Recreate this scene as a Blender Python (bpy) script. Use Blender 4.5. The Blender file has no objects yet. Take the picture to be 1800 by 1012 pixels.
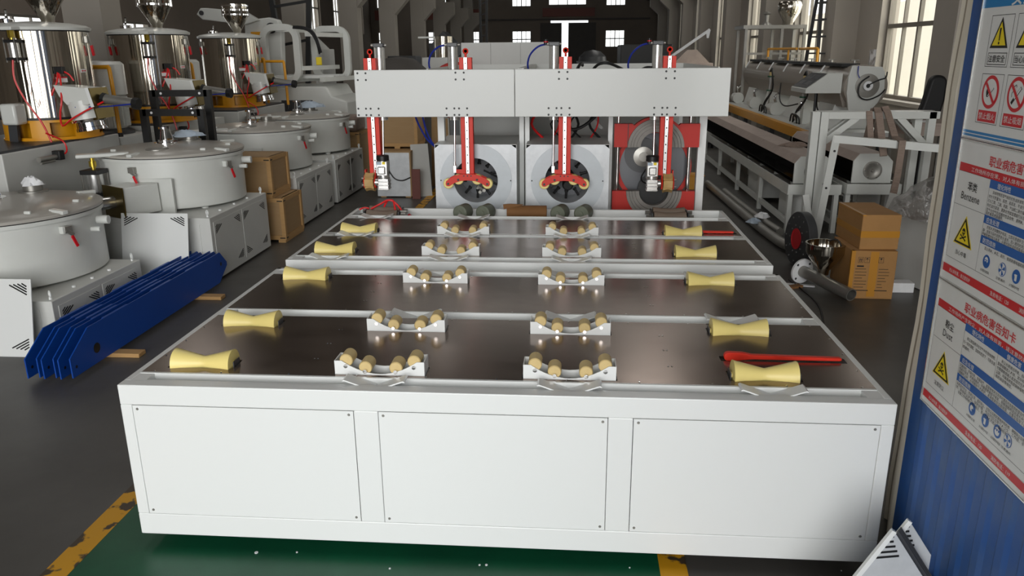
import bpy, math, random
from mathutils import Vector, Matrix
random.seed(7)
PI = math.pi
sc = bpy.context.scene
COL = sc.collection

# ---------------------------------------------------------------- camera, sky, lights, exposure
def set_camera():
    pitch, yaw, roll, f = 0.2948, 0.0799, -0.0085, 1368.7
    fw = Vector((-math.sin(yaw) * math.cos(pitch), math.cos(yaw) * math.cos(pitch), -math.sin(pitch)))
    rt = Vector((math.cos(yaw), math.sin(yaw), 0)); up = rt.cross(fw)
    r2 = rt * math.cos(roll) + up * math.sin(roll)
    u2 = up * math.cos(roll) - rt * math.sin(roll)
    cam = bpy.data.cameras.new('camera'); o = bpy.data.objects.new('camera', cam); COL.objects.link(o)
    cam.sensor_width = 36.0; cam.lens = 36.0 * f / 1800.0; cam.clip_end = 300
    m = Matrix((r2, u2, -fw)).transposed().to_4x4(); m.translation = (0.2965, -2.7176, 1.9951)
    o.matrix_world = m
    sc.camera = o
set_camera()
sc.view_settings.view_transform = 'Standard'
sc.view_settings.look = 'None'
sc.view_settings.exposure = 0.0
sc.view_settings.gamma = 1.0
sc.view_settings.use_curve_mapping = False

w = bpy.data.worlds.new('sky'); sc.world = w; w.use_nodes = True
bg = w.node_tree.nodes['Background']; bg.inputs[0].default_value = (0.93, 0.96, 1.0, 1); bg.inputs[1].default_value = 2.2

def area(name, loc, rot, sx, sy, power, col=(1, 1, 1)):
    l = bpy.data.lights.new(name, 'AREA'); l.shape = 'RECTANGLE'; l.size = sx; l.size_y = sy
    l.energy = power; l.color = col
    o = bpy.data.objects.new(name, l); COL.objects.link(o); o.location = loc; o.rotation_euler = rot
    return o
# daylight through the open gate behind the photographer, and through the tall windows of the right wall
area('gate_daylight', (-0.6, -11.0, 3.5), (math.radians(88), 0, 0), 10.4, 6.4, 1100, (1.0, 0.99, 0.965))
for x, y in ((-3.4, 7.0), (2.2, 14.0), (-3.4, 22.0), (2.2, 31.0), (-9.5, 14.0)):      # added fill lamps under the ceiling, no real fittings there
    area('roof_light', (x, y, 7.85), (0, 0, 0), 1.6, 6.0, 85, (1.0, 0.97, 0.93))
def sun(name, rot, strength, angle):
    l = bpy.data.lights.new(name, 'SUN'); l.energy = strength; l.angle = angle; l.color = (1.0, 0.96, 0.9)
    o = bpy.data.objects.new(name, l); COL.objects.link(o); o.rotation_euler = rot
sun('sunlight', (math.radians(6), math.radians(-28), 0), 5.5, 0.02)
WIN_R = [(9.6, 12.1), (14.9, 17.7), (20.5, 23.2), (26.0, 28.6), (31.5, 34.1), (37.0, 39.6)]
for a, b in WIN_R[:4]:
    area('window_daylight', (6.3, (a + b) / 2, 3.2), (0, math.radians(80), 0), 4.0, b - a, 85, (1.0, 0.97, 0.92))

# ---------------------------------------------------------------- materials
def srgb(r, g, b):
    return tuple(((c / 255) / 12.92 if c / 255 <= 0.04045 else ((c / 255 + 0.055) / 1.055) ** 2.4) for c in (r, g, b)) + (1.0,)
MATS = {}
def mat(name, col, rough=0.5, metal=0.0, noise=0.0, scale=6.0, bump=0.0, coat=0.0, emit=0.0, noise2=None, stretch=None, rvar=0.0, detail=6.0):
    """noise: darkening of the base colour by a noise pattern (dirt, wear); noise2: the colour it goes to; bump: fine relief"""
    m = bpy.data.materials.new(name); m.use_nodes = True; MATS[name] = m
    nt = m.node_tree; b = nt.nodes['Principled BSDF']
    c = col if len(col) == 4 else srgb(*col)
    b.inputs['Base Color'].default_value = c
    b.inputs['Roughness'].default_value = rough; b.inputs['Metallic'].default_value = metal
    b.inputs['Coat Weight'].default_value = coat; b.inputs['Coat Roughness'].default_value = 0.12
    if emit:
        b.inputs['Emission Color'].default_value = c; b.inputs['Emission Strength'].default_value = emit
    if noise or bump or rvar:
        tc = nt.nodes.new('ShaderNodeTexCoord'); mp = nt.nodes.new('ShaderNodeMapping')
        nt.links.new(tc.outputs['Object'], mp.inputs[0])
        if stretch: mp.inputs['Scale'].default_value = stretch
        n = nt.nodes.new('ShaderNodeTexNoise'); n.inputs['Scale'].default_value = scale; n.inputs['Detail'].default_value = detail
        n.inputs['Roughness'].default_value = 0.62
        nt.links.new(mp.outputs[0], n.inputs['Vector'])
        if noise:
            r = nt.nodes.new('ShaderNodeValToRGB'); r.color_ramp.elements[0].position = 0.35; r.color_ramp.elements[1].position = 0.72
            mx = nt.nodes.new('ShaderNodeMix'); mx.data_type = 'RGBA'
            nt.links.new(n.outputs['Fac'], r.inputs[0])
            mt = nt.nodes.new('ShaderNodeMath'); mt.operation = 'MULTIPLY'; mt.inputs[1].default_value = noise
            nt.links.new(r.outputs[0], mt.inputs[0]); nt.links.new(mt.outputs[0], mx.inputs[0])
            mx.inputs[6].default_value = c
            mx.inputs[7].default_value = (srgb(*noise2) if noise2 else (c[0] * 0.35, c[1] * 0.33, c[2] * 0.3, 1))
            nt.links.new(mx.outputs[2], b.inputs['Base Color'])
        if rvar:
            mr = nt.nodes.new('ShaderNodeMapRange'); mr.inputs[3].default_value = max(0.02, rough - rvar); mr.inputs[4].default_value = rough + rvar
            nt.links.new(n.outputs['Fac'], mr.inputs[0]); nt.links.new(mr.outputs[0], b.inputs['Roughness'])
        if bump:
            bp = nt.nodes.new('ShaderNodeBump'); bp.inputs['Strength'].default_value = bump; bp.inputs['Distance'].default_value = 0.02
            nt.links.new(n.outputs['Fac'], bp.inputs['Height']); nt.links.new(bp.outputs[0], b.inputs['Normal'])
    return m
WHITE = mat('white_paint', (226, 228, 226), 0.38, coat=0.15)
WARMW = mat('machine_grey_paint', (215, 217, 212), 0.35, coat=0.2, noise=0.12, scale=2.5)
BEAMW = mat('beam_grey_paint', (213, 215, 212), 0.4, coat=0.1)  # slightly greyer white, darkened to imitate light falling off towards the beam
TANKM = mat('dusty_tank_paint', (142, 134, 124), 0.45, coat=0.15)
CABW = mat('cabinet_grey_paint', (208, 209, 205), 0.45, noise=0.10, scale=2)
LIDM = mat('lid_grey_paint', (176, 172, 164), 0.35, coat=0.3)
STEEL = mat('deck_stainless', (126, 111, 101), 0.21, 0.88, noise=0.25, scale=3.0, rvar=0.09, stretch=(1, 2.2, 1), noise2=(118, 108, 100))
MIRROR = mat('polished_stainless', (190, 184, 172), 0.12, 1.0, bump=0.5, scale=1.0, stretch=(20, 20, 0.10), detail=1.5)
STEELD = mat('dull_steel', (158, 156, 150), 0.38, 0.7, noise=0.2, scale=8)
RINGM = mat('grey_cast_ring', (138, 134, 128), 0.55, 0.2, noise=0.35, scale=10)
CHROME = mat('chrome', (225, 225, 225), 0.08, 1.0)
ALU = mat('cast_aluminium', (214, 214, 212), 0.25, 0.85)
GALV = mat('galvanised_plate', (208, 211, 213), 0.4, 0.2, noise=0.5, scale=6, noise2=(160, 164, 168))
RINGW = mat('brushed_plate', (186, 192, 196), 0.45, 0.2, noise=0.12, scale=9)
YEL = mat('yellow_polyurethane', (243, 224, 140), 0.42, noise=0.25, scale=5, noise2=(216, 190, 120))
TAN = mat('tan_rubber', (214, 190, 132), 0.5, noise=0.3, scale=9, noise2=(170, 140, 90))
BROWNR = mat('brown_rubber', (128, 112, 98), 0.6, noise=0.3, scale=8)
TANPAD = mat('tan_pad', (196, 162, 104), 0.6, noise=0.3, scale=10)
GREENR = mat('grey_green_rubber', (118, 124, 108), 0.55, noise=0.3, scale=8)
RED = mat('red_paint', (216, 42, 16), 0.5)
REDD = mat('deep_red_paint', (188, 28, 10), 0.55)
ORANGE = mat('yellow_orange_paint', (224, 156, 18), 0.42, coat=0.15, noise=0.1, scale=4)
BLUE = mat('blue_paint', (2, 68, 158), 0.5, noise=0.12, scale=5, noise2=(8, 52, 112))
BLACK = mat('black_paint', (22, 22, 22), 0.45)
DARK = mat('dark_grey_paint', (62, 63, 65), 0.4)
DISCG = mat('disc_grey_paint', (88, 90, 94), 0.3, 0.2)
RUBB = mat('black_rubber', (18, 18, 19), 0.55)
REDHOSE = mat('red_hose', (214, 30, 32), 0.35)
BLUEHOSE = mat('blue_hose', (26, 44, 140), 0.35)
REDGRIP = mat('red_grip', (200, 16, 30), 0.4)
BRASS = mat('brass', (196, 170, 70), 0.3, 0.9)
ZINC = mat('yellow_zinc_plate', (120, 104, 58), 0.28, 0.85, noise=0.3, scale=6)
WOOD = mat('plywood', (164, 134, 94), 0.7, noise=0.35, scale=4, stretch=(1, 1, 7), noise2=(150, 116, 74))
WOODB = mat('pine_batten', (184, 146, 94), 0.7, noise=0.4, scale=5, stretch=(1, 1, 6), noise2=(160, 118, 70))
CARD = mat('brown_cardboard', (172, 128, 76), 0.8, noise=0.2, scale=3)
CARDD = mat('dark_cardboard', (132, 92, 52), 0.8, noise=0.2, scale=6)
TAPE = mat('packing_tape', (190, 132, 40), 0.3, coat=0.3)
PAPER = mat('white_paper', (236, 237, 238), 0.7, noise=0.15, scale=14, noise2=(150, 154, 160))
PALEBL = mat('pale_blue_bag', (176, 190, 204), 0.6, noise=0.2, scale=9)
INK = mat('black_ink', (16, 14, 14), 0.6)
SIGNW = mat('sign_white', (226, 226, 224), 0.4, noise=0.12, scale=16, noise2=(196, 194, 190))
SIGNR = mat('sign_red', (204, 30, 40), 0.45)
SIGNB = mat('sign_blue', (18, 92, 170), 0.4)
SIGNC = mat('sign_sky_blue', (20, 124, 186), 0.4)
SIGNY = mat('sign_yellow', (240, 214, 18), 0.45)
BLUEP = mat('blue_wall_panel', (24, 82, 156), 0.5, noise=0.75, scale=2.6, noise2=(82, 104, 130), bump=0.06, detail=12)
PANELE = mat('beige_sheet', (232, 224, 208), 0.6, noise=0.3, scale=4, noise2=(176, 162, 138), stretch=(1, 1, 0.4))
PANELF = mat('beige_sheet_face', (186, 174, 156), 0.65, noise=0.3, scale=4, noise2=(150, 138, 120), stretch=(1, 1, 0.4))
OSB = mat('chipboard', (150, 116, 66), 0.8, noise=0.5, scale=30)
PLASTER = mat('grey_plaster', (152, 146, 137), 0.85, noise=0.2, scale=1.2, noise2=(132, 126, 118), bump=0.1)
PLASTERW = mat('pale_plaster', (170, 163, 153), 0.85, noise=0.2, scale=1.5, noise2=(150, 144, 134))
WALLD = mat('brown_grey_plaster', (120, 110, 100), 0.9, noise=0.3, scale=0.8, noise2=(92, 84, 76))
CEILM = mat('roof_boards', (104, 98, 92), 0.9)
RUST = mat('oxide_red_steel', (112, 58, 48), 0.6)
FRAMEG = mat('window_frame_grey', (128, 122, 112), 0.6)
SLING = mat('dusty_webbing', (152, 134, 122), 0.85, noise=0.4, scale=20, stretch=(1, 1, 4))
PINKD = mat('dusty_cover', (176, 160, 150), 0.7, noise=0.25, scale=3)
SACK = mat('dark_sheet', (70, 66, 62), 0.7, noise=0.3, scale=3)
GROUND = mat('yard_green', (150, 160, 118), 0.9, noise=0.4, scale=0.6)
FENCEM = mat('yard_wall', (244, 239, 232), 0.85, noise=0.15, scale=0.5)
BLUEBAR = mat('faded_blue_plastic', (30, 60, 104), 0.5)

def glass_mat(name, tint, gl=0.1, rough=0.03):
    m = bpy.data.materials.new(name); m.use_nodes = True; nt = m.node_tree; nt.nodes.clear()
    o = nt.nodes.new('ShaderNodeOutputMaterial'); mx = nt.nodes.new('ShaderNodeMixShader'); mx.inputs[0].default_value = gl
    t = nt.nodes.new('ShaderNodeBsdfTransparent'); t.inputs[0].default_value = tint
    g = nt.nodes.new('ShaderNodeBsdfGlossy'); g.inputs['Roughness'].default_value = rough
    nt.links.new(t.outputs[0], mx.inputs[1]); nt.links.new(g.outputs[0], mx.inputs[2]); nt.links.new(mx.outputs[0], o.inputs[0])
    return m
GLASS = glass_mat('window_glass', (0.95, 0.95, 0.93, 1), 0.06)
FILM = glass_mat('clear_plastic_film', (0.78, 0.76, 0.75, 1), 0.30, 0.35)
def film_bump(m):
    nt = m.node_tree; g = [n for n in nt.nodes if n.type == 'BSDF_GLOSSY'][0]
    tc = nt.nodes.new('ShaderNodeTexCoord'); n = nt.nodes.new('ShaderNodeTexNoise'); n.inputs['Scale'].default_value = 11; n.inputs['Detail'].default_value = 6
    b = nt.nodes.new('ShaderNodeBump'); b.inputs['Strength'].default_value = 1.0; b.inputs['Distance'].default_value = 0.05
    nt.links.new(tc.outputs['Object'], n.inputs[0]); nt.links.new(n.outputs['Fac'], b.inputs['Height']); nt.links.new(b.outputs[0], g.inputs['Normal'])
film_bump(FILM)
DARKGLASS = glass_mat('dark_acrylic', (0.16, 0.15, 0.15, 1), 0.05)

def floor_mat():
    m = mat('concrete_floor', (84, 82, 78), 0.42, noise=0.45, scale=1.3, noise2=(58, 55, 52), rvar=0.14, bump=0.05, detail=9)
    return m
FLOORM = floor_mat()
GREENF = mat('green_floor_paint', (18, 84, 56), 0.36, noise=0.5, scale=2.6, noise2=(10, 52, 36), rvar=0.12, bump=0.04, detail=9)
def worn_yellow():
    m = mat('worn_yellow_paint', (206, 150, 24), 0.5)
    nt = m.node_tree; b = nt.nodes['Principled BSDF']
    tc = nt.nodes.new('ShaderNodeTexCoord'); n = nt.nodes.new('ShaderNodeTexNoise'); n.inputs['Scale'].default_value = 9; n.inputs['Detail'].default_value = 10
    r = nt.nodes.new('ShaderNodeValToRGB'); r.color_ramp.elements[0].position = 0.54; r.color_ramp.elements[1].position = 0.58
    r.color_ramp.elements[0].color = srgb(206, 150, 24); r.color_ramp.elements[1].color = srgb(70, 58, 44)
    nt.links.new(tc.outputs['Object'], n.inputs[0]); nt.links.new(n.outputs['Fac'], r.inputs[0]); nt.links.new(r.outputs[0], b.inputs['Base Color'])
    return m
YLINE = worn_yellow()

# ---------------------------------------------------------------- mesh helpers
class MB:
    def __init__(s): s.v = []; s.f = []
    def add(s, vs, fs):
        k = len(s.v); s.v += [tuple(v) for v in vs]; s.f += [tuple(i + k for i in f) for f in fs]; return s
    def box(s, x0, x1, y0, y1, z0, z1, M=None):
        vs = [Vector((x, y, z)) for z in (z0, z1) for y in (y0, y1) for x in (x0, x1)]
        if M is not None: vs = [M @ v for v in vs]
        return s.add(vs, [(0, 2, 3, 1), (4, 5, 7, 6), (0, 1, 5, 4), (2, 6, 7, 3), (0, 4, 6, 2), (1, 3, 7, 5)])
    def prism(s, poly, h0, h1, ax='y', M=None):
        """poly: outline in the plane across ax, extruded along ax. ax y: (x,z); ax x: (y,z); ax z: (x,y)"""
        def P(a, b, h): return Vector((a, h, b)) if ax == 'y' else Vector((h, a, b)) if ax == 'x' else Vector((a, b, h))
        n = len(poly); vs = [P(a, b, h0) for a, b in poly] + [P(a, b, h1) for a, b in poly]
        if M is not None: vs = [M @ v for v in vs]
        return s.add(vs, [tuple(range(n)), tuple(range(2 * n - 1, n - 1, -1))] + [(i, i + n, (i + 1) % n + n, (i + 1) % n) for i in range(n)])
    def cyl(s, p0, p1, r0, r1=None, n=16, caps=True):
        p0, p1 = Vector(p0), Vector(p1); r1 = r0 if r1 is None else r1
        d = (p1 - p0).normalized(); a = d.orthogonal().normalized(); b = d.cross(a)
        vs = []
        for p, r in ((p0, r0), (p1, r1)):
            vs += [p + (a * math.cos(t) + b * math.sin(t)) * r for t in (2 * PI * i / n for i in range(n))]
        fs = [(i, (i + 1) % n, (i + 1) % n + n, i + n) for i in range(n)]
        if caps: fs += [tuple(range(n - 1, -1, -1)), tuple(range(n, 2 * n))]
        return s.add(vs, fs)
    def lathe(s, prof, c=(0, 0, 0), d=(0, 0, 1), n=32, a0=0.0, a1=2 * PI):
        """prof: list of (radius, height along d)"""
        c, d = Vector(c), Vector(d).normalized()
        a = Vector((1, 0, 0)) if abs(d.x) < 0.9 else Vector((0, 1, 0))
        a = (a - d * a.dot(d)).normalized(); b = d.cross(a)
        full = a1 - a0 > 2 * PI - 1e-4; m = n if full else n + 1
        vs = []
        for r, h in prof:
            vs += [c + d * h + (a * math.cos(t) + b * math.sin(t)) * r for t in (a0 + (a1 - a0) * i / n for i in range(m))]
        fs = []
        for k in range(len(prof) - 1):
            for i in range(n):
                j = (i + 1) % m
                fs.append((k * m + i, k * m + j, (k + 1) * m + j, (k + 1) * m + i))
        if full and tuple(prof[0]) != tuple(prof[-1]):
            if prof[0][0] > 1e-6: fs.append(tuple(range(m - 1, -1, -1)))
            if prof[-1][0] > 1e-6: fs.append(tuple(range((len(prof) - 1) * m, len(prof) * m)))
        return s.add(vs, fs)
    def ring(s, c, d, ri, ro, h, n=32, a0=0.0, a1=2 * PI):
        """a flat ring (or a sector of one) of thickness h along d"""
        full = a1 - a0 > 2 * PI - 1e-4
        s0 = len(s.v)
        s.lathe([(ri, 0), (ro, 0), (ro, h), (ri, h), (ri, 0)], c, d, n, a0, a1)
        if not full:
            m = n + 1
            s.f.append(tuple(s0 + k * m for k in (0, 1, 2, 3))); s.f.append(tuple(s0 + k * m + n for k in (3, 2, 1, 0)))
        return s
    def tube(s, pts, r, n=8, smooth=4):
        pts = [Vector(p) for p in pts]
        if smooth and len(pts) > 2:
            q = []
            for i in range(len(pts) - 1):
                p0 = pts[max(i - 1, 0)]; p1 = pts[i]; p2 = pts[i + 1]; p3 = pts[min(i + 2, len(pts) - 1)]
                for k in range(smooth):
                    t = k / smooth
                    q.append(0.5 * ((2 * p1) + (p2 - p0) * t + (2 * p0 - 5 * p1 + 4 * p2 - p3) * t * t + (3 * p1 - p0 - 3 * p2 + p3) * t ** 3))
            pts = q + [pts[-1]]
        a = None; vs = []
        for i, p in enumerate(pts):
            d = (pts[min(i + 1, len(pts) - 1)] - pts[max(i - 1, 0)]).normalized()
            a = d.orthogonal().normalized() if a is None else (a - d * a.dot(d)).normalized()
            b = d.cross(a)
            vs += [p + (a * math.cos(t) + b * math.sin(t)) * r for t in (2 * PI * k / n for k in range(n))]
        fs = [(i * n + k, i * n + (k + 1) % n, (i + 1) * n + (k + 1) % n, (i + 1) * n + k) for i in range(len(pts) - 1) for k in range(n)]
        fs += [tuple(range(n - 1, -1, -1)), tuple(range((len(pts) - 1) * n, len(pts) * n))]
        return s.add(vs, fs)
    def bar(s, p0, p1, w, h, up=(0, 0, 1)):
        """a square section bar from p0 to p1"""
        p0, p1 = Vector(p0), Vector(p1); d = (p1 - p0).normalized(); u = Vector(up)
        if abs(d.dot(u)) > 0.95: u = Vector((0, 1, 0))
        a = d.cross(u).normalized(); b = a.cross(d)
        vs = [p + a * (w / 2 * i) + b * (h / 2 * j) for p in (p0, p1) for i, j in ((-1, -1), (1, -1), (1, 1), (-1, 1))]
        return s.add(vs, [(3, 2, 1, 0), (4, 5, 6, 7), (0, 1, 5, 4), (1, 2, 6, 5), (2, 3, 7, 6), (3, 0, 4, 7)])
    def holed(s, x0, x1, y0, y1, z0, z1, holes):
        """a horizontal sheet with rectangular holes (x0,x1,y0,y1)"""
        xs = sorted({x0, x1, *[h[0] for h in holes], *[h[1] for h in holes]}); ys = sorted({y0, y1, *[h[2] for h in holes], *[h[3] for h in holes]})
        def inh(x, y): return any(h[0] < x < h[1] and h[2] < y < h[3] for h in holes)
        for a, b in zip(xs, xs[1:]):
            for c, d in zip(ys, ys[1:]):
                if not inh((a + b) / 2, (c + d) / 2): s.add([(a, c, z1), (b, c, z1), (b, d, z1), (a, d, z1)], [(0, 1, 2, 3)])
        s.add([(x0, y0, z0), (x1, y0, z0), (x1, y0, z1), (x0, y0, z1)], [(0, 1, 2, 3)])
        for h in holes:
            a, b, c, d = h
            s.add([(a, c, z0), (b, c, z0), (b, d, z0), (a, d, z0), (a, c, z1), (b, c, z1), (b, d, z1), (a, d, z1)], [(0, 4, 5, 1), (1, 5, 6, 2), (2, 6, 7, 3), (3, 7, 4, 0)])
        return s
    def holeplate(s, cx, cz, hw, hh, r, y0, y1, n=48):
        """a square plate in the xz plane with a round hole"""
        out = []; inn = []
        for i in range(n):
            t = 2 * PI * i / n; c, q = math.cos(t), math.sin(t); k = 1 / max(abs(c) / hw, abs(q) / hh)
            out.append((cx + c * k, cz + q * k)); inn.append((cx + r * c, cz + r * q))
        vs = [(a, y, b) for y in (y0, y1) for L in (out, inn) for a, b in L]
        fs = []
        for i in range(n):
            j = (i + 1) % n
            fs += [(i, j, n + j, n + i), (2 * n + i, 3 * n + i, 3 * n + j, 2 * n + j), (i, 2 * n + i, 2 * n + j, j), (n + i, n + j, 3 * n + j, 3 * n + i)]
        return s.add(vs, fs)

ORG = {}
def obj(name, mb, m, parent=None, bevel=0.0, smooth=True, kind=None, label=None, loose=False):
    """link a mesh as one object, its origin at the middle of the mesh"""
    if isinstance(mb, MB):
        vs = [Vector(v) for v in mb.v]
        lo = Vector([min(v[i] for v in vs) for i in range(3)]); hi = Vector([max(v[i] for v in vs) for i in range(3)])
        c = (lo + hi) / 2
        me = bpy.data.meshes.new(name); me.from_pydata([v - c for v in vs], [], mb.f); me.update()
        if smooth:
            me.shade_smooth(); me.set_sharp_from_angle(angle=math.radians(38))
    else:
        me, c = mb
    if m is not None and not me.materials: me.materials.append(m)
    o = bpy.data.objects.new(name, me); COL.objects.link(o)
    if bevel:
        b = o.modifiers.new('bevel', 'BEVEL'); b.width = bevel; b.segments = 2; b.limit_method = 'ANGLE'; b.angle_limit = math.radians(50)
    ORG[o.name] = Vector(c)
    if parent is not None:
        o.parent = parent; o.location = Vector(c) - ORG[parent.name]
    else: o.location = c
    if kind: o['kind'] = kind
    if label: o['label'] = label
    return o
def tag(o, label, cat, group=None, kind=None):
    o['label'] = label; o['category'] = cat
    if group: o['group'] = group
    if kind: o['kind'] = kind
    return o
def thing(name, label, cat, loc=(0, 0, 0), rz=0.0, group=None, local=False):
    """an Empty at the base of a thing; its parts are given in world coordinates, or in the thing's own when local"""
    o = bpy.data.objects.new(name, None); COL.objects.link(o); o.location = loc; o.rotation_euler = (0, 0, rz); o.empty_display_size = 0.1
    ORG[o.name] = Vector((0, 0, 0)) if local else Vector(loc)
    return tag(o, label, cat, group)
def struct(name, mb, m, parent=None, **k):
    o = obj(name, mb, m, parent, **k)
    if parent is None: o['kind'] = 'structure'
    return o
def dup(o, parent=None, loc=None, rot=None):
    """a copy of an object with copies of everything under it (mesh data shared)"""
    c = o.copy(); COL.objects.link(c); c.parent = parent
    if loc is not None: c.location = loc
    if rot is not None: c.rotation_euler = rot
    ORG[c.name] = ORG.get(o.name, Vector((0, 0, 0)))
    for ch in list(o.children): dup(ch, c)
    return c
def shift(o, d, parent=None):
    """a copy of a part moved by d under the same (or another) parent"""
    c = dup(o, parent or o.parent)
    c.location = o.location + Vector(d)
    if parent is not None and parent is not o.parent: c.location = ORG[o.name] + Vector(d) - ORG[parent.name]
    return c
def rotz(a): return Matrix.Rotation(a, 4, 'Z')

# ---------------------------------------------------------------- the hall
XR, XL, YF, YN, ZC = 5.6, -13.0, 50.0, -10.6, 8.0
struct('floor', MB().box(XL - 0.3, XR + 0.3, YN - 6, YF + 0.3, -0.2, 0.0), FLOORM, smooth=False)
struct('trim_1', MB().box(-1.70, 0.70, -6.0, 1.6, 0.0, 0.003), GREENF, smooth=False, label='green painted floor area under the white table')
struct('trim_2', MB().box(-1.81, -1.70, -6.0, 20.0, 0.0, 0.004), YLINE, smooth=False, label='worn yellow floor line along the mixers')
struct('trim_3', MB().box(0.665, 0.775, -6.0, 1.6, 0.0, 0.004), YLINE, smooth=False, label='worn yellow floor line beside the green paint')
rs = random.Random(9); mb = MB()
for k in range(46):
    x, y, r = rs.uniform(-1.5, 1.4), rs.uniform(-0.75, 0.02), rs.uniform(0.002, 0.008)
    mb.cyl((x, y, 0.003), (x, y, 0.0055), r, n=7)
sp = struct('trim_30', mb, PAPER, label='white paint specks on the floor in front of the table'); sp['kind'] = 'stuff'
struct('ceiling', MB().box(XL - 0.3, XR + 0.3, YN, YF + 0.3, ZC, ZC + 0.2), CEILM, smooth=False)

def wall_x(name, x0, x1, y0, y1, z0, z1, holes, m):
    """a wall across x with rectangular openings (y0,y1,z0,z1), built of blocks around them"""
    mb = MB(); ys = sorted({y0, y1, *[h[0] for h in holes], *[h[1] for h in holes]})
    for a, b in zip(ys, ys[1:]):
        col = sorted([(h[2], h[3]) for h in holes if h[0] < (a + b) / 2 < h[1]]); z = z0
        for c, d in col:
            if c > z: mb.box(x0, x1, a, b, z, c)
            z = d
        if z < z1: mb.box(x0, x1, a, b, z, z1)
    return struct(name, mb, m, smooth=False)
def wall_y(name, y0, y1, x0, x1, z0, z1, holes, m):
    mb = MB(); xs = sorted({x0, x1, *[h[0] for h in holes], *[h[1] for h in holes]})
    for a, b in zip(xs, xs[1:]):
        col = sorted([(h[2], h[3]) for h in holes if h[0] < (a + b) / 2 < h[1]]); z = z0
        for c, d in col:
            if c > z: mb.box(a, b, y0, y1, z, c)
            z = d
        if z < z1: mb.box(a, b, y0, y1, z, z1)
    return struct(name, mb, m, smooth=False)
nwin = [0]
def window(axis, pos, a0, a1, z0, z1, cols, rows, fw=0.06, dep=0.1, bars=0.035, split=None):
    """a steel window: frame, transom, glazing bars and panes; axis 'x' lies across x at pos"""
    nwin[0] += 1
    def B(mb, a, b, c, d, t0, t1):
        return mb.box(pos + t0, pos + t1, a, b, c, d) if axis == 'x' else mb.box(a, b, pos + t0, pos + t1, c, d)
    mb = MB()
    B(mb, a0, a0 + fw, z0, z1, 0, dep); B(mb, a1 - fw, a1, z0, z1, 0, dep); B(mb, a0 + fw, a1 - fw, z0, z0 + fw, 0, dep); B(mb, a0 + fw, a1 - fw, z1 - fw, z1, 0, dep)
    w = obj('window_%d' % nwin[0], mb, FRAMEG, smooth=False); w['kind'] = 'structure'
    cw = (a1 - a0 - 2 * fw) / cols
    zs = [z0 + fw] + [z0 + fw + (z1 - z0 - 2 * fw) * r / rows for r in range(1, rows)] + [z1 - fw]
    if split: zs = [z0 + fw] + list(split) + [z1 - fw]
    for i in range(1, cols):
        bw = bars * (1.8 if i * 2 == cols else 1)
        obj('glazing_bar', B(MB(), a0 + fw + cw * i - bw / 2, a0 + fw + cw * i + bw / 2, z0 + fw, z1 - fw, dep * 0.2, dep * 0.8), FRAMEG, w, smooth=False)
    for z in zs[1:-1]:
        obj('transom', B(MB(), a0 + fw, a1 - fw, z - bars, z + bars, dep * 0.1, dep * 0.9), FRAMEG, w, smooth=False)
    for i in range(cols):
        for c, d in zip(zs, zs[1:]):
            obj('pane', B(MB(), a0 + fw + cw * i, a0 + fw + cw * (i + 1), c, d, dep * 0.45, dep * 0.5), GLASS, w, smooth=False)
    return w
ZW0, ZW1 = 1.17, 5.2
wall_x('wall_right', XR, XR + 0.3, YN, YF, 0, ZC, [(a, b, ZW0, ZW1) for a, b in WIN_R], PLASTERW)
for i, (a, b) in enumerate(WIN_R):
    window('x', XR + 0.12, a, b, ZW0, ZW1, 4, 3, split=(2.36, 3.75) if i < 3 else (2.4,))
    struct('trim_%d' % (4 + i), MB().box(XR - 0.10, XR + 0.12, a - 0.1, b + 0.1, ZW0 - 0.06, ZW0), PLASTERW, smooth=False, label='window ledge')
wall_y('wall_near', YN - 0.3, YN, XL, XR, 0, ZC, [(-6.2, 4.9, 0, 6.9)], PLASTER)
# right-hand piers between the windows, with the crane-rail corbels
def pier(n, x0, x1, y0, y1, corb, m, zc=4.4):
    mb = MB().box(x0, x1, y0, y1, 0, ZC)
    s = -1 if corb < 0 else 1
    xe = x0 if s < 0 else x1
    mb.prism([(xe, zc), (xe + corb, zc + 0.45), (xe + corb, zc + 0.95), (xe, zc + 0.95)], y0 + 0.02, y1 - 0.02, 'y')
    p = struct('column_%d' % n, mb, m, smooth=False); return p
ny = [7.35, 13.2, 18.9, 24.4, 29.8, 35.2, 40.6, 46.0]
for i, y in enumerate(ny): pier(i + 1, XR - 0.83 if i == 0 else XR - 0.45, XR + 0.02, y, y + 0.62, -0.5, PLASTERW, 4.0)
# left column row and the outer wall of the second bay
LW = [(14.6, 17.4, 1.0, 2.95), (19.3, 22.2, 1.0, 2.95)] + [(y, y + 1.9, 3.1, 6.4) for y in (37.6, 41.8, 46.2)]
wall_x('wall_left', XL - 0.3, XL, YN, YF, 0, ZC, LW, WALLD)
for a, b, c, d in LW: window('x', XL - 0.2, a, b, c, d, 4, 2 if d < 3 else 3)
for i, y in enumerate([7.0, 14.6, 18.9, 23.4, 28.5, 33.5, 38.5, 43.5]):
    pier(20 + i, -6.02, -5.52, y, y + 0.45, 0.42, PLASTER, 3.15 if i > 1 else 4.6)
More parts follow.
